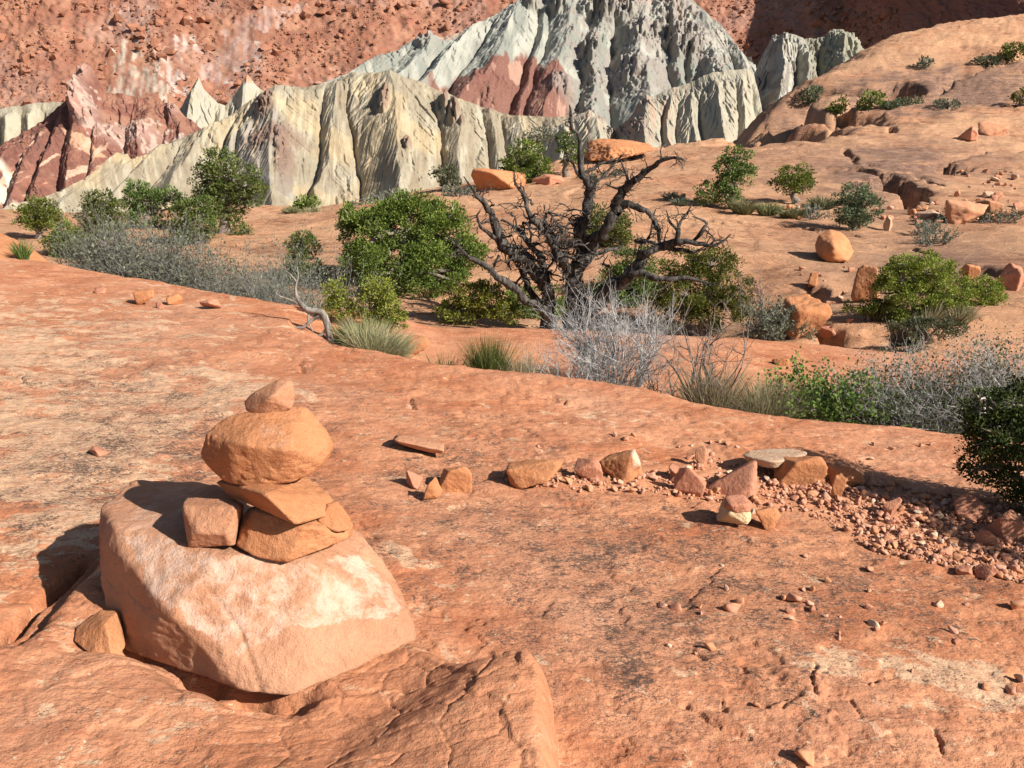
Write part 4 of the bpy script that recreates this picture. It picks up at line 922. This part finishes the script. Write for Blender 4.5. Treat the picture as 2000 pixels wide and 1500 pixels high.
def branchy(mb, p0, d0, L, r0, lev, kids, sides=4, curl=.35, up=.15, taper=.45, tips=None, seg=5):
    pts = [p0]; d = d0 / np.linalg.norm(d0)
    for i in range(seg):
        d = d + rng.normal(size=3) * curl * .5 + np.array([0, 0, up * .3]); d /= np.linalg.norm(d); pts.append(pts[-1] + d * L / seg)
    pts = np.array(pts); rad = np.linspace(r0, r0 * taper, seg + 1); mb.tube(pts, rad, sides)
    if tips is not None: tips.append((pts[-1], d))
    if lev <= 0: return
    for k in range(kids):
        i = rng.integers(max(1, seg // 3), seg + 1); q = d0 * .3 + (pts[i] - pts[i - 1]) / (L / seg) * .7 + rng.normal(size=3) * .75
        branchy(mb, pts[i], q, L * rng.uniform(.45, .75), r0 * (.62 - .1 * (i / seg)), lev - 1, kids, max(3, sides - 1), curl, up, taper, tips, max(3, seg - 1))
def blobs_world(bl, Y):
    out = []
    for (u, v, ru, rv, *dd) in bl:
        c = P(u, v, Y + (dd[0] if dd else 0)); s = math.hypot(c[1], c[2] - EYE) / F * 1.02
        out.append((c, np.array([ru * s, (ru * .75 + rv * .25) * s, rv * s])))
    return out
def crown_cards(blobs, m, parent, card, n_per, rc=.24, name='crown', gap=.0, up=.5, wid=.30, jit=.4):
    Ps, Ds, Ls, Ts = [], [], [], []
    for c, r in blobs:
        vol = float(np.cbrt(r[0] * r[1] * r[2])); ncl = max(5, int(40 * (1 - gap)))
        th = rng.normal(size=(ncl, 3)); th /= np.linalg.norm(th, axis=1)[:, None]
        cc = c + th * r * (rng.uniform(.35, 1.0, ncl) ** .6)[:, None]
        ct = rng.normal(0, .15, ncl) + rng.normal(0, .06)
        per = max(8, int(5.2 * n_per * (vol / card) ** 2 / ncl))
        for q, t0 in zip(cc, ct):
            rad = vol * rc * 1.1 * rng.uniform(.7, 1.4)
            o = rng.normal(size=(per, 3)); o /= np.linalg.norm(o, axis=1)[:, None]; o *= (rng.random(per) ** .45)[:, None]
            Ps.append(q + o * rad * np.array([1.1, 1.1, .8])); Ds.append(o * .9 + (q - c) / (np.linalg.norm(q - c) + 1e-6) * .35 + np.array([0, 0, up]) + rng.normal(size=(per, 3)) * jit)
            Ls.append(card * rng.uniform(.6, 1.4, per)); Ts.append(np.clip(.45 + t0 + rng.normal(0, .16, per), 0, 1))
    Pp = np.concatenate(Ps); L = np.concatenate(Ls)
    V, Fq = cards(Pp, np.concatenate(Ds), L, L * wid)
    return leaf_mesh(name, V, Fq, m, parent, np.concatenate(Ts))
def tree(name, u, Y, blobs, leaf, label, cat, group=None, trunk_px=10, card_px=4.6, n_per=7., gap=0., bark=None, limbs=7, rc=.24, up=.5, wid=.27, base=None, jit=.4, parts=('trunk', 'crown')):
    g = at(u, Y) if base is None else Vector(base); r = empty(name, g); tag(r, label, cat, group)
    bw = blobs_world(blobs, Y); s = Y / F
    mb = MB(); gb = np.array(g)
    order = sorted(bw, key=lambda b: b[0][2])
    top = order[-1][0]; ctr = np.mean([b[0] for b in bw], 0)
    k = 7; ts = np.linspace(0, 1, k)[:, None]
    line = gb - [0, 0, .1] + (ctr * .5 + top * .5 - gb) * ts + np.concatenate([np.zeros((1, 3)), rng.normal(0, .02, (k - 1, 3)) * Y * .12])
    mb.tube(line, np.linspace(trunk_px, trunk_px * .3, k) * s, 7)
    for c, rr in bw:
        i = int(np.clip(np.argmin(np.linalg.norm(line - c, axis=1)) - 1, 0, k - 2)); a = line[i]; mid_ = (a + c) / 2 + rng.normal(0, .06, 3) * np.linalg.norm(c - a)
        mb.tube(np.array([a, mid_, c]), np.array([.45, .3, .15]) * trunk_px * s, 5)
        for _ in range(limbs):
            o = rng.normal(size=3); o /= np.linalg.norm(o); e = c + o * rr * .9
            mb.tube(np.array([c * .6 + mid_ * .4, (c + e) / 2 + rng.normal(0, .1, 3) * rr, e]), np.array([.2, .13, .05]) * trunk_px * s, 4)
    mb.build(parts[0], bark or B_BARK, r)
    crown_cards(bw, leaf, r, card_px * s, n_per, rc, parts[1], gap, up, wid, jit)
    return r
def shrub(name, u, Y, hw, h, nst, lev, kids, bark, label, cat, group=None, rpx=2.2, spread=.8, leaf=None, card=5, nleaf=0, curl=.4, up=.2, nbase=.25, wid=.25, base=None, Lk=.62, taper=.45, top=None):
    """many stemmed bush: hw half width and h height in pixels"""
    g = at(u, Y) if base is None else Vector(base); s = math.hypot(Y, g.z - EYE) / F; r = empty(name, g); tag(r, label, cat, group)
    if top is not None: h = max(20, float(PX(np.array(g))[1]) - top)
    mb = MB(); tips = []
    for i in range(nst):
        a = rng.uniform(0, 6.28); rr = math.sqrt(rng.random()) 
        p0 = np.array(g) + np.array([math.cos(a), math.sin(a) * .8, 0]) * rr * hw * s * nbase; p0[2] = gz(p0[0], p0[1]) - .02
        d = np.array([math.cos(a) * rr * spread * hw / h * 1.3, math.sin(a) * rr * spread * hw / h, 1.0])
        branchy(mb, p0, d, h * s * Lk * rng.uniform(.7, 1.1), rpx * s, lev, kids, 4, curl, up, taper, tips)
    mb.build('stems', bark, r)
    if leaf is not None and nleaf:
        tp = np.array([t[0] for t in tips]); td = np.array([t[1] for t in tips]); i = rng.integers(0, len(tp), nleaf)
        L = card * s * rng.uniform(.6, 1.4, nleaf); sp = h * s * .05
        V, Fq = cards(tp[i] - td[i] * rng.uniform(0, 1, (nleaf, 1)) * h * s * .16 + rng.normal(0, sp, (nleaf, 3)), td[i] * .8 + rng.normal(0, .7, (nleaf, 3)) + [0, 0, .2], L, L * wid)
        leaf_mesh('foliage', V, Fq, leaf, r, np.clip(rng.normal(.48, .2, nleaf), 0, 1))
    return r
def grass(name, u, Y, hw, h, n, leaf, label, cat='grass clump', group=None, lean=(0, 0), droop=.5, wpx=.62, upr=1.0, base=None, top=None):
    g = at(u, Y) if base is None else Vector(base); s = math.hypot(Y, g.z - EYE) / F
    if top is not None: h = max(20, float(PX(np.array(g))[1]) - top)
    a = rng.uniform(0, 6.28, n); rr = np.sqrt(rng.random(n)) * hw * s * .45
    p = np.stack([np.cos(a) * rr, np.sin(a) * rr * .7, 0 * a], -1)
    p[:, 2] = [gz(g.x + q[0], g.y + q[1]) - g.z for q in p]
    out = np.stack([np.cos(a), np.sin(a), 0 * a], -1) * (rr / (hw * s) * 1.6)[:, None] * hw / h + rng.normal(0, .26, (n, 3)) + np.array([lean[0], lean[1], 0])
    L = h * s * rng.uniform(.45, 1.05, n)[:, None]; d = out * .8 + np.array([0, 0, upr]); d /= np.linalg.norm(d, axis=1)[:, None]
    sd = np.cross(d, rng.normal(size=(n, 3))); sd /= np.linalg.norm(sd, axis=1)[:, None]; w_ = wpx * s
    c1 = p + d * L * .5; c2 = c1 + (d + out * droop * .6) / np.linalg.norm(d + out * droop * .6, axis=1)[:, None] * L * .35; d3 = d + out * droop * 1.4 - [0, 0, droop * .35]; c3 = c2 + d3 / np.linalg.norm(d3, axis=1)[:, None] * L * .28
    V = np.stack([p - sd * w_, p + sd * w_, c1 - sd * w_ * .8, c1 + sd * w_ * .8, c2 - sd * w_ * .5, c2 + sd * w_ * .5, c3], 1).reshape(-1, 3)
    b = (np.arange(n) * 7)[:, None]
    Fq = np.concatenate([b + np.array([[0, 1, 3, 2]]), b + np.array([[2, 3, 5, 4]]), b + np.array([[4, 5, 6, 6]])])
    Fl = [list(f) if f[2] != f[3] else [f[0], f[1], f[2]] for f in Fq.tolist()]
    me = new_mesh(name, V, Fl); at_ = me.attributes.new('tint', 'FLOAT', 'POINT'); at_.data.foreach_set('value', np.repeat(np.clip(rng.normal(.5, .22, n), 0, 1), 7).astype(np.float32))
    return tag(link(name, me, leaf, None, g), label, cat, group)
# ---- dead tree: limbs traced as (x, y) in a 3.409x enlargement whose corner is (880, 220), thickness, and depth offset in metres
DY = 14.3
def dt(l): return [P(880 + x / 3.409, 220 + y / 3.409, DY + (dz[0] if dz else 0)) for x, y, *dz in l]
dg = at(1115, DY); DT = empty('dead_tree', dg); tag(DT, 'gnarled leafless dead juniper with twisted grey branches in the middle of the scene', 'dead tree')
sc_ = DY / F / 3.409
def spline(pts, k=5):
    pts = np.asarray(pts, float); e = np.concatenate([[2 * pts[0] - pts[1]], pts, [2 * pts[-1] - pts[-2]]]); out = []
    for i in range(1, len(e) - 2):
        for t in np.linspace(0, 1, k, endpoint=False):
            out.append(.5 * (2 * e[i] + (e[i + 1] - e[i - 1]) * t + (2 * e[i - 1] - 5 * e[i] + 4 * e[i + 1] - e[i + 2]) * t * t + (3 * e[i] - e[i - 1] - 3 * e[i + 1] + e[i + 2]) * t ** 3))
    out.append(pts[-1]); return np.array(out)
limb_pts = []
def limb(name, l, r, sides=9):
    pts = spline(dt(l)); r = np.interp(np.linspace(0, 1, len(pts)), np.linspace(0, 1, len(r)), r) * sc_ * 1.22
    r = r * (1 + .28 * fbm(pts * 6, 3, 7)); pts = pts + np.stack([fbm(pts * 4 + i * 7, 3, 8 + i) for i in range(3)], -1) * (r[:, None] * .9 + .012)
    mb = MB(); mb.tube(pts, r, sides); limb_pts.append((pts, r)); return mb.build(name, B_DEAD, DT)
limb('trunk', [(790,1480),(800,1300),(825,1150),(850,1000),(875,850),(895,700),(915,560),(885,440),(872,330),(855,200),(815,100),(802,0),(792,-50)], [66,54,48,42,36,30,26,22,16,12,9,6,3], 12)
limb('trunk', [(690,1480,.2),(660,1300,.2),(640,1160,.1),(565,1050,0),(455,960,-.2),(350,880,-.4),(292,800,-.5),(285,700,-.5),(250,620,-.6),(182,570,-.7),(150,510,-.7),(85,430,-.8)], [48,42,38,35,33,29,24,19,14,10,7,3], 10)
limb('branch', [(868,960,0),(930,870,-.1),(1010,770,-.3),(1085,670,-.4),(1120,580,-.5),(1185,490,-.6),(1265,410,-.7),(1335,350,-.8),(1400,315,-.9),(1500,300,-1),(1560,325,-1)], [38,36,33,30,25,21,18,15,12,8,4])
limb('branch', [(1090,680,-.4),(1150,612,-.4),(1220,622,-.5),(1290,670,-.6),(1350,740,-.6),(1390,800,-.6),(1400,880,-.5)], [23,21,17,15,14,12,9])
limb('branch', [(925,600),(945,520),(965,470),(1035,410),(1090,340),(1130,290)], [10,11,10,8,5,3])
limb('branch', [(880,450),(830,390),(805,330),(780,270)], [13,9,7,3])
limb('branch', [(880,440),(920,390),(1000,350),(1110,300)], [13,10,7,3])
limb('branch', [(1195,490,-.6),(1170,400,-.6),(1130,310,-.5)], [12,8,3])
limb('branch', [(1180,505,-.6),(1100,510,-.5),(1035,480,-.5)], [12,7,3])
limb('branch', [(1500,300,-1),(1535,340,-1),(1545,385,-1)], [6,4,2])
limb('branch', [(800,1080,0),(715,980,-.3),(690,870,-.4),(610,775,-.5),(550,710,-.6),(515,600,-.6),(480,530,-.7),(428,460,-.7),(422,385,-.7)], [28,27,24,20,16,12,9,7,3])
limb('branch', [(640,1100,0),(560,920,.3),(470,800,.4),(420,750,.4),(330,705,.5)], [20,18,13,9,4])
limb('branch', [(700,1450,-.1),(625,1330,-.4),(500,1230,-.6),(400,1140,-.8),(300,1080,-.9),(200,1010,-1),(105,950,-1.1),(45,885,-1.2)], [30,27,22,20,18,15,10,4])
limb('branch', [(290,830,-.5),(220,780,-.6),(180,700,-.7),(200,655,-.7)], [12,9,6,3])
limb('branch', [(830,1440,0),(940,1320,-.3),(1060,1190,-.5),(1170,1080,-.6),(1235,1000,-.7),(1330,940,-.8),(1430,890,-.9),(1560,850,-1),(1650,870,-1.1),(1760,880,-1.2),(1870,810,-1.2)], [44,42,40,36,31,26,22,17,11,8,3])
limb('branch', [(1100,1140,-.5),(1230,1080,-.8),(1400,1100,-1),(1550,1105,-1.1),(1725,1132,-1.2)], [22,18,15,12,6])
limb('branch', [(1430,900,-.9),(1600,925,-1),(1700,900,-1)], [13,9,4])
limb('branch', [(1520,860,-1),(1515,780,-1),(1525,730,-1),(1580,660,-.9),(1622,580,-.9)], [11,10,8,6,3])
limb('branch', [(1505,780,-1),(1460,710,-1.1),(1440,645,-1.1)], [7,5,2])
limb('branch', [(1600,855,-1),(1650,800,-1.1),(1690,735,-1.1),(1615,690,-1.2)], [10,8,7,3])
limb('branch', [(1400,880,-.6),(1230,850,-.5),(1290,870,-.5),(1330,800,-.5),(1350,700,-.4),(1365,640,-.4)], [9,7,7,7,5,2])
limb('branch', [(660,1440,.2),(600,1320,.4),(500,1120,.5),(460,1030,.6)], [24,20,16,9])
limb('branch', [(870,1050,0),(960,950,.4),(1060,920,.5),(1150,880,.6)], [20,15,10,4])
limb('branch', [(860,760,0),(800,735,-.2),(770,745,-.3)], [12,9,4])
mb = MB()
cand = [(p, r, i) for i, (pts, r) in enumerate(limb_pts) for p, r in zip(pts[3:], r[3:])]
def twig(p, d, L, r, lev):
    n = 5; pts = [p]; 
    for i in range(n):
        d = d + rng.normal(size=3) * .58; d /= np.linalg.norm(d); pts.append(pts[-1] + d * L / n)
    mb.tube(np.array(pts), np.linspace(r, r * .3, n + 1), 4)
    if lev:
        for k in range(2): twig(pts[rng.integers(2, n)], d * .4 + rng.normal(size=3) * .8, L * .6, r * .55, lev - 1)
for i in range(380):
    p, r, li = cand[rng.integers(len(cand))]
    uu, vv = PX(p); tang = 1010 < uu < 1160 and 400 < vv < 540
    if vv > 585 or (not tang and rng.random() < .35): continue
    d = rng.normal(size=3) + np.array([(p[0] - dg.x) * .3, 0, .35]); twig(p, d / np.linalg.norm(d), rng.uniform(.22, .62) * (.8 if tang else .7), min(r * .6, .016) * (1.3 if tang else .8), 1)
for i in range(150):   # the tangle of short dead stubs around the fork
    c = P(np.clip(rng.normal(1070, 52), 960, 1190), np.clip(rng.normal(500, 45), 400, 590), DY + rng.uniform(-.8, .7)); d = rng.normal(size=3); twig(c, d / np.linalg.norm(d), rng.uniform(.22, .55), rng.uniform(.007, .030), 1)
mb.build('twigs', B_DEAD, DT)
# ---- green trees and bushes: (base u, distance, crown lumps in pixels)
G4 = 'pinyons and junipers behind the near slab'
tree('juniper_tree', 790, 17.5, [(790,440,75,55),(720,460,60,55,-.3),(860,460,55,55),(760,520,90,55,-.5),(840,530,80,50,-.3),(700,520,45,45),(900,500,45,35),(790,410,55,30),(870,425,40,35),(800,580,90,35,-.5),(690,430,35,30),(930,490,22,18)], L_JUN, 'largest dense green juniper, left of the dead tree', 'juniper', G4, 26, 5, 8)
tree('juniper_bush', 930, 14.6, [(900,605,45,25),(950,590,50,35),(920,575,40,28),(985,610,35,22),(880,610,25,20)], L_LIME, 'low bright green juniper bush at the left foot of the dead tree', 'juniper', G4, 10, 4.6, 7)
tree('pinyon_tree', 436, 24, [(430,320,32,28),(455,345,45,30),(410,345,35,28),(480,365,38,24),(430,385,40,26),(400,380,28,22),(490,385,26,18),(455,410,28,22),(465,455,26,24),(415,415,24,20)], L_PIN, 'tall open pinyon with a visible trunk, tallest tree at the left', 'pinyon', G4, 13, 4.4, 6, .15)
for a in [(75,22,[(72,408,34,22),(60,425,26,20),(95,425,26,20),(75,435,38,16)],L_JUN,'round green juniper farthest left behind the slab'),
          (128,19,[(120,455,34,24),(150,475,32,28),(110,480,26,22),(140,500,30,24)],L_JUN,'dark green juniper between the leftmost one and the sagebrush'),
          (205,23,[(200,395,34,22),(190,420,36,26),(220,425,34,28),(200,455,42,26)],L_PIN,'bushy pinyon third from the left behind the grey sagebrush'),
          (285,25,[(270,370,26,22),(262,395,26,24),(295,390,28,22),(330,385,30,20),(355,400,22,16),(285,425,34,26)],L_PIN,'loose twin crowned pinyon between two bushier ones at the left'),
          (385,22,[(372,415,38,26),(395,435,34,28),(350,440,28,24),(400,400,22,18),(370,465,36,24)],L_PIN,'bushy pinyon just left of the tallest left hand tree'),
          (590,17.5,[(590,465,24,16),(578,488,26,18),(604,484,22,18),(590,512,34,24),(575,535,34,22),(612,535,34,22)],L_PIN,'small dark pinyon sprig left of the largest juniper'),
          (1180,20,[(1175,440,46,34),(1205,460,36,40),(1160,480,40,36),(1200,510,44,36)],L_PIN,'olive green pinyon seen through the dead tree branches'),
          (1365,14.6,[(1390,510,56,28),(1340,520,46,30),(1420,560,46,36),(1350,575,70,40),(1400,610,60,34),(1310,600,50,38),(1440,600,30,30)],L_JUN,'broad green juniper right behind the dead tree'),
          (1030,42,[(1030,300,34,24),(1010,320,34,22),(1055,325,26,24),(1020,340,40,16)],L_JUN,'dark juniper on the rim above the dead tree branches'),
          (1108,43,[(1105,275,22,16),(1115,300,24,20)],L_PIN,'slim dark tree behind the top of the dead trunk'),
          (1432,27,[(1440,305,30,18),(1425,330,30,20),(1455,335,24,16),(1430,360,34,20),(1420,385,26,18),(1382,378,26,20)],L_PIN,'upright pinyon on the slope right of the dead tree'),
          (1550,28,[(1552,345,34,22),(1540,362,30,18),(1570,360,22,18)],L_JUN,'round dark juniper against the sunlit dome'),
          (1668,23.5,[(1670,385,36,24),(1655,410,34,24),(1690,405,30,28),(1670,430,34,16)],L_OLIVE,'grey green leafy bush below the hollow in the dome'),
          (1800,12.9,[(1760,540,44,30),(1810,530,60,32),(1850,570,50,36),(1780,590,56,40),(1840,600,50,32),(1730,575,26,34),(1770,515,34,16)],L_LIME,'bright rounded juniper on the right beside the shaded boulder'),
          (1922,13.6,[(1925,565,32,22),(1910,590,30,20),(1945,580,18,18)],L_LIME,'small bright juniper right of the large rounded one'),
          (1690,13.0,[(1690,600,40,16),(1720,605,30,16)],L_JUN,'low dark juniper below the shaded boulder'),
          (1705,72,[(1705,195,24,14),(1690,205,14,10)],L_JUN,'dark round bush on the crest of the near dome'),(1638,68,[(1638,205,16,14),(1632,215,16,8)],L_JUN,'small green bush left of the dark bush on the dome crest'),
          (1585,74,[(1585,182,24,10),(1578,196,16,8)],L_OLIVE,'flat topped olive bush in the cleft between the domes'),(1806,84,[(1806,125,14,9)],L_SAGE,'small grey bush alone on the far dome'),(1985,82,[(1985,98,26,14),(1965,112,18,10)],L_JUN,'dark bush at the upper right edge on the far dome'),(1990,70,[(1995,190,20,16)],L_JUN,'dark bush at the right edge above the near dome'),
          (868,42,[(870,340,26,16),(880,355,22,12)],L_OLIVE,'olive bush on the rim left of the dark orange boulder'),(600,43,[(600,395,24,12),(590,403,20,8)],L_JUN,'low green bush on the rim in front of the cream ridge'),
          (1760,66,[(1770,202,30,8),(1740,206,20,8)],L_OLIVE,'low olive scrub along the crest of the near dome'),(1850,66,[(1850,203,26,7)],L_SAGE,'pale low scrub on the dome crest right of the olive one'),(1925,84,[(1925,120,22,9)],L_OLIVE,'low dark scrub in the crack of the far dome'),
          (1250,16.5,[(1240,520,50,36),(1215,560,60,40),(1260,580,50,36)],L_PIN,'dark juniper mass hidden behind the dead tree'),(1050,16,[(1040,590,60,36),(1085,610,50,26)],L_JUN,'shaded juniper at the very foot of the dead tree'),(1760,11.6,[(1770,640,40,16),(1830,640,50,18)],L_OLIVE,'low olive bush before the straw tufts'),
          (1055,49,[(1055,266,28,12)],L_SAGE,'pale scrub on the rim behind the upper juniper')]:
    bs = None
    if a[1] > 60:
        bl = max(a[2], key=lambda q: q[1] + q[3]); bs = hit(bl[0], bl[1] + bl[3]); a = (a[0], bs.y) + tuple(a[2:])
    tree('juniper_tree' if 'juniper' in a[4] else 'pinyon_tree' if 'pinyon' in a[4] else 'bush', a[0], a[1], a[2], a[3], a[4], 'juniper' if 'juniper' in a[4] else 'pinyon' if 'pinyon' in a[4] else 'bush', G4 if a[1] < 30 else None, 8 if a[1] < 60 else 3, 4.4, 7, .05, base=bs)
# bright half dead juniper at the step, with its bleached snag
tree('juniper_tree', 690, 7.7, [(655,570,26,26),(660,600,30,26),(740,570,36,28),(760,605,30,30),(715,610,34,26),(735,635,34,22),(775,625,20,22)], L_LIME, 'small yellow green juniper on the slab edge beside a bleached snag', 'juniper', None, 6, 4.6, 7, .1)
SN = empty('snag', hit(650, 668)); tag(SN, 'bleached dead branch arching out of the slab edge, left of the yellow green juniper', 'snag')
sy = SN.location.y
def snag(name, l, r, m=B_BARK):
    mb = MB(); pts = spline([P(u, v, sy + (d[0] if d else 0)) for u, v, *d in l]); mb.tube(pts, np.interp(np.linspace(0, 1, len(pts)), np.linspace(0, 1, len(r)), r) * sy / F, 7); return mb.build(name, m, SN)
M_SN = mk_bark('snag_wood', (.13, .11, .095), (.32, .29, .255))
snag('trunk', [(645,676),(644,655),(638,630),(628,610),(605,606),(592,598),(580,580),(576,560)], [9,8,7,7,6,5,3.5,2.5], M_SN)
for l, r in [([(592,598),(572,588),(545,578),(538,572)],[3,2.4,1.6,1]),([(576,565),(582,540),(580,520)],[2.2,1.6,.8]),([(579,550),(566,535),(556,528)],[1.8,1.2,.7]),([(630,612),(606,628),(590,640),(562,638)],[4,3.5,3,1.5]),([(640,640),(625,655),(600,660),(575,650)],[3.5,3,2.4,1.2]),([(605,606),(602,625),(612,650)],[2.5,2,1])]:
    snag('branch', l, r, M_SN)
# right hand juniper in front, running out of the picture; its mass throws the shade over the gravel
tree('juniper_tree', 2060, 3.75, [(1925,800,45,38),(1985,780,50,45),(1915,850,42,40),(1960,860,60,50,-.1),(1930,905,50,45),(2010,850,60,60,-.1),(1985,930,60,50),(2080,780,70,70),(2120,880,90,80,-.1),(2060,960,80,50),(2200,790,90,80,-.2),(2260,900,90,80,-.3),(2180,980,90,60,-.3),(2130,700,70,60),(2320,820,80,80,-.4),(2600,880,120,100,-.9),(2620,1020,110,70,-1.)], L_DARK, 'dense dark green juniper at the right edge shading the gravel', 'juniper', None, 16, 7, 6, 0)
# ---- grey and bare shrubs
G5 = 'grey sagebrush behind the left slab edge'
for u, Y, hw, h, lab in [(215,12.6,52,392,'silver grey sagebrush clump at the left end of the row'),(290,12.2,62,380,'tallest silver grey sagebrush in the middle of the row'),(370,12,58,428,'silver grey sagebrush right of the tallest one'),(455,11.6,50,455,'sparser grey sagebrush toward the right of the row')]:
    shrub('sagebrush', u, Y, hw, h, 60, 2, 4, B_SAGE, lab, 'sagebrush', G5, 1.3, .8, L_SAGE, 6, 7000, .3, .3, .7, .2, None, .50, .45, h)
for u, Y, hw, h, lab in [(520,10.6,55,468,'bare grey twiggy bush left of the snag'),(600,10.4,70,425,'taller bare grey twiggy bush behind the snag')]:
    shrub('twiggy_bush', u, Y, hw, h, 70, 3, 3, B_SAGE, lab, 'bush', None, 1.3, .8, L_SAGE, 5, 7000, .4, .25, .5, .18, None, .5, .45, h)
def ypx(u, v):
    h = hit(u, v); return h.y
shrub('bare_shrub', 1195, 6.9, 120, 240, 42, 3, 4, B_GREY, 'silvery leafless shrub with dense pale twigs in front of the dead tree', 'shrub', None, 1.7, .8, None, 0, 0, .28, .26, .45, .2, None, .52, .55, 535)
shrub('bare_shrub', 1110, 6.6, 80, 130, 22, 3, 3, B_GREY, 'lower left mass of tangled pinkish grey twigs beside the silvery shrub', 'shrub', None, 1.3, 1., None, 0, 0, .45, .15, .6, .2, None, .52, .55, 640)
shrub('bare_shrub', 1385, 6.1, 80, 190, 8, 3, 3, B_DARK, 'dark branched leafless shrub right of the silvery one', 'shrub', None, 3.0, .9, None, 0, 0, .42, .16, .3, .2, None, .6, .55, 560)
shrub('bare_shrub', 1270, 6.5, 90, 130, 24, 3, 3, B_SAGE, 'dense grey brown twigs between the silvery shrub and the dark one', 'shrub', None, 1.3, 1., None, 0, 0, .45, .15, .6, .2, None, .52, .55, 640)
shrub('bare_shrub', 1470, 14, 40, 110, 6, 3, 3, B_DARK, 'small dark leafless shrub right of the broad juniper', 'shrub', None, 1.6, .9, None, 0, 0, .4, .2, .3, .2, None, .52, .55, 510)
shrub('sagebrush', 1512, 12.6, 50, 85, 34, 2, 3, B_SAGE, 'grey green sagebrush by the orange block in the gully', 'sagebrush', None, 1.2, .9, L_SAGE, 6, 4500, .35, .2, .7, .2, None, .52, .45, 572)
shrub('leafy_shrub', 1612, 5.9, 75, 120, 40, 2, 3, B_DARK, 'green leafy shrub behind the right part of the near slab', 'shrub', None, 1.4, .9, L_LEAF, 7, 6500, .4, .2, .6, .36, None, .55, .45, 680)
for u, Y, hw, h, lab in [(1760,5.9,80,655,'grey green shrub left of the big grey twiggy one'),(1860,5.9,110,600,'big grey twiggy shrub at the right behind the near slab'),(1970,5.8,80,600,'grey twiggy shrub at the right edge above the front juniper')]:
    shrub('grey_shrub', u, Y, hw, h, 90, 3, 3, B_GREY, lab, 'shrub', 'grey shrubs behind the right end of the slab', 1.6, .85, L_OLIVE, 6, 8000, .4, .2, .7, .26, None, .50, .45, h)
sh = empty('snag', at(1922, 5.2)); tag(sh, 'bone white dead stub poking up beside the right hand juniper', 'snag'); mb = MB(); y0 = sh.location.y
mb.tube(spline([P(1922, 830, y0), P(1921, 800, y0), P(1922, 778, y0)]), np.linspace(5, 4, 11) * y0 / F, 7); mb.tube(spline([P(1908, 774, y0), P(1918, 779, y0), P(1930, 776, y0), P(1941, 773, y0 + .02)]), np.linspace(3, 4, 16) * y0 / F, 6); mb.build('branch', B_BONE, sh)
# ---- grasses
grass('bunchgrass', 735, 7.0, 85, 95, 2200, L_TAN, 'tan and green bunchgrass under the yellow green juniper', lean=(.25, 0), top=628)
grass('bunchgrass', 690, 7.1, 50, 60, 900, L_GRN, 'greener bunchgrass at the foot of the bleached snag', top=632)
grass('bunchgrass', 955, 6.55, 38, 80, 1200, L_GRN, 'upright dark green grass tuft on the slab edge', droop=.2, top=655)
grass('bunchgrass', 868, 6.65, 60, 42, 420, L_GRN, 'low green grass left of the upright tuft', droop=.3, top=690)
grass('bunchgrass', 1015, 6.5, 55, 55, 380, L_TAN, 'thin tan grass right of the upright green tuft', droop=.3, top=680)
grass('bunchgrass', 1500, 5.95, 85, 85, 2600, L_TAN, 'straw coloured grass clump right of the dark bare shrub', lean=(.1, 0), top=738)
grass('bunchgrass', 1390, 6.0, 70, 80, 1200, L_TAN, 'straw coloured grass under the dark bare shrub', top=710)
grass('bunchgrass', 45, 9.6, 24, 38, 240, L_GRN, 'single green tuft on the hump at the left edge')
for u, Y, hw, h, lf, lab in [(1450,26,34,30,L_MIXG,'grass patch at the foot of the upright pinyon'),(1500,26,34,26,L_MIXG,'grass patch right of the upright pinyon'),(1545,25.5,36,22,L_MIXG,'grass patch below the round dark juniper'),(1605,27,40,24,L_MIXG,'grass patch left of the leafy bush under the dome'),(1720,13,40,45,L_MIXG,'pale tuft below the bright rounded juniper'),(1800,12.6,50,50,L_TAN,'straw tuft in front of the bright rounded juniper'),(1870,12.6,40,40,L_TAN,'straw tuft right of the one before the rounded juniper'),(610,40,26,20,L_TAN,'pale tuft on the rim flat'),(570,42,26,16,L_MIXG,'tuft on the rim at the left of the pale one'),(1330,27,30,14,L_SAGE,'low grey tuft on the bare slope left of the upright pinyon')]:
    grass('bunchgrass', u, Y, hw, h, 420, lf, lab, group='grass tufts on the slope', wpx=.9)
for u, Y, hw, h, lab in [(1582,25.5,32,30,'grey sagebrush between the round juniper and the leafy bush'),(1815,23,26,34,'small grey sagebrush left of the large pale slab boulder'),(1828,21.5,34,30,'low grey sagebrush below the large pale slab boulder'),(1320,28,26,18,'low grey scrub on the bare slope'),(760,36,60,40,'grey brown scrub above the largest juniper'),(720,38,44,24,'dark scrub on the rim left of the grey brown scrub'),(690,38,30,20,'reddish scrub on the rim flat'),(890,34,30,26,'scrub on the hump right of the largest juniper'),(1945,25,34,30,'dark scrub among the debris at the right'),(1900,26,26,24,'olive scrub beside the debris at the right'),(1190,40,40,16,'pale scrub before the pale outcrop')]:
    shrub('scrub', u, Y, hw, h, 20, 2, 3, B_SAGE, lab, 'scrub', 'scrub on the slope behind', 1.1, .9, L_OLIVE if 'olive' in lab or 'dark' in lab else L_SAGE, 4.5, 700, .4, .2, .7, .2)
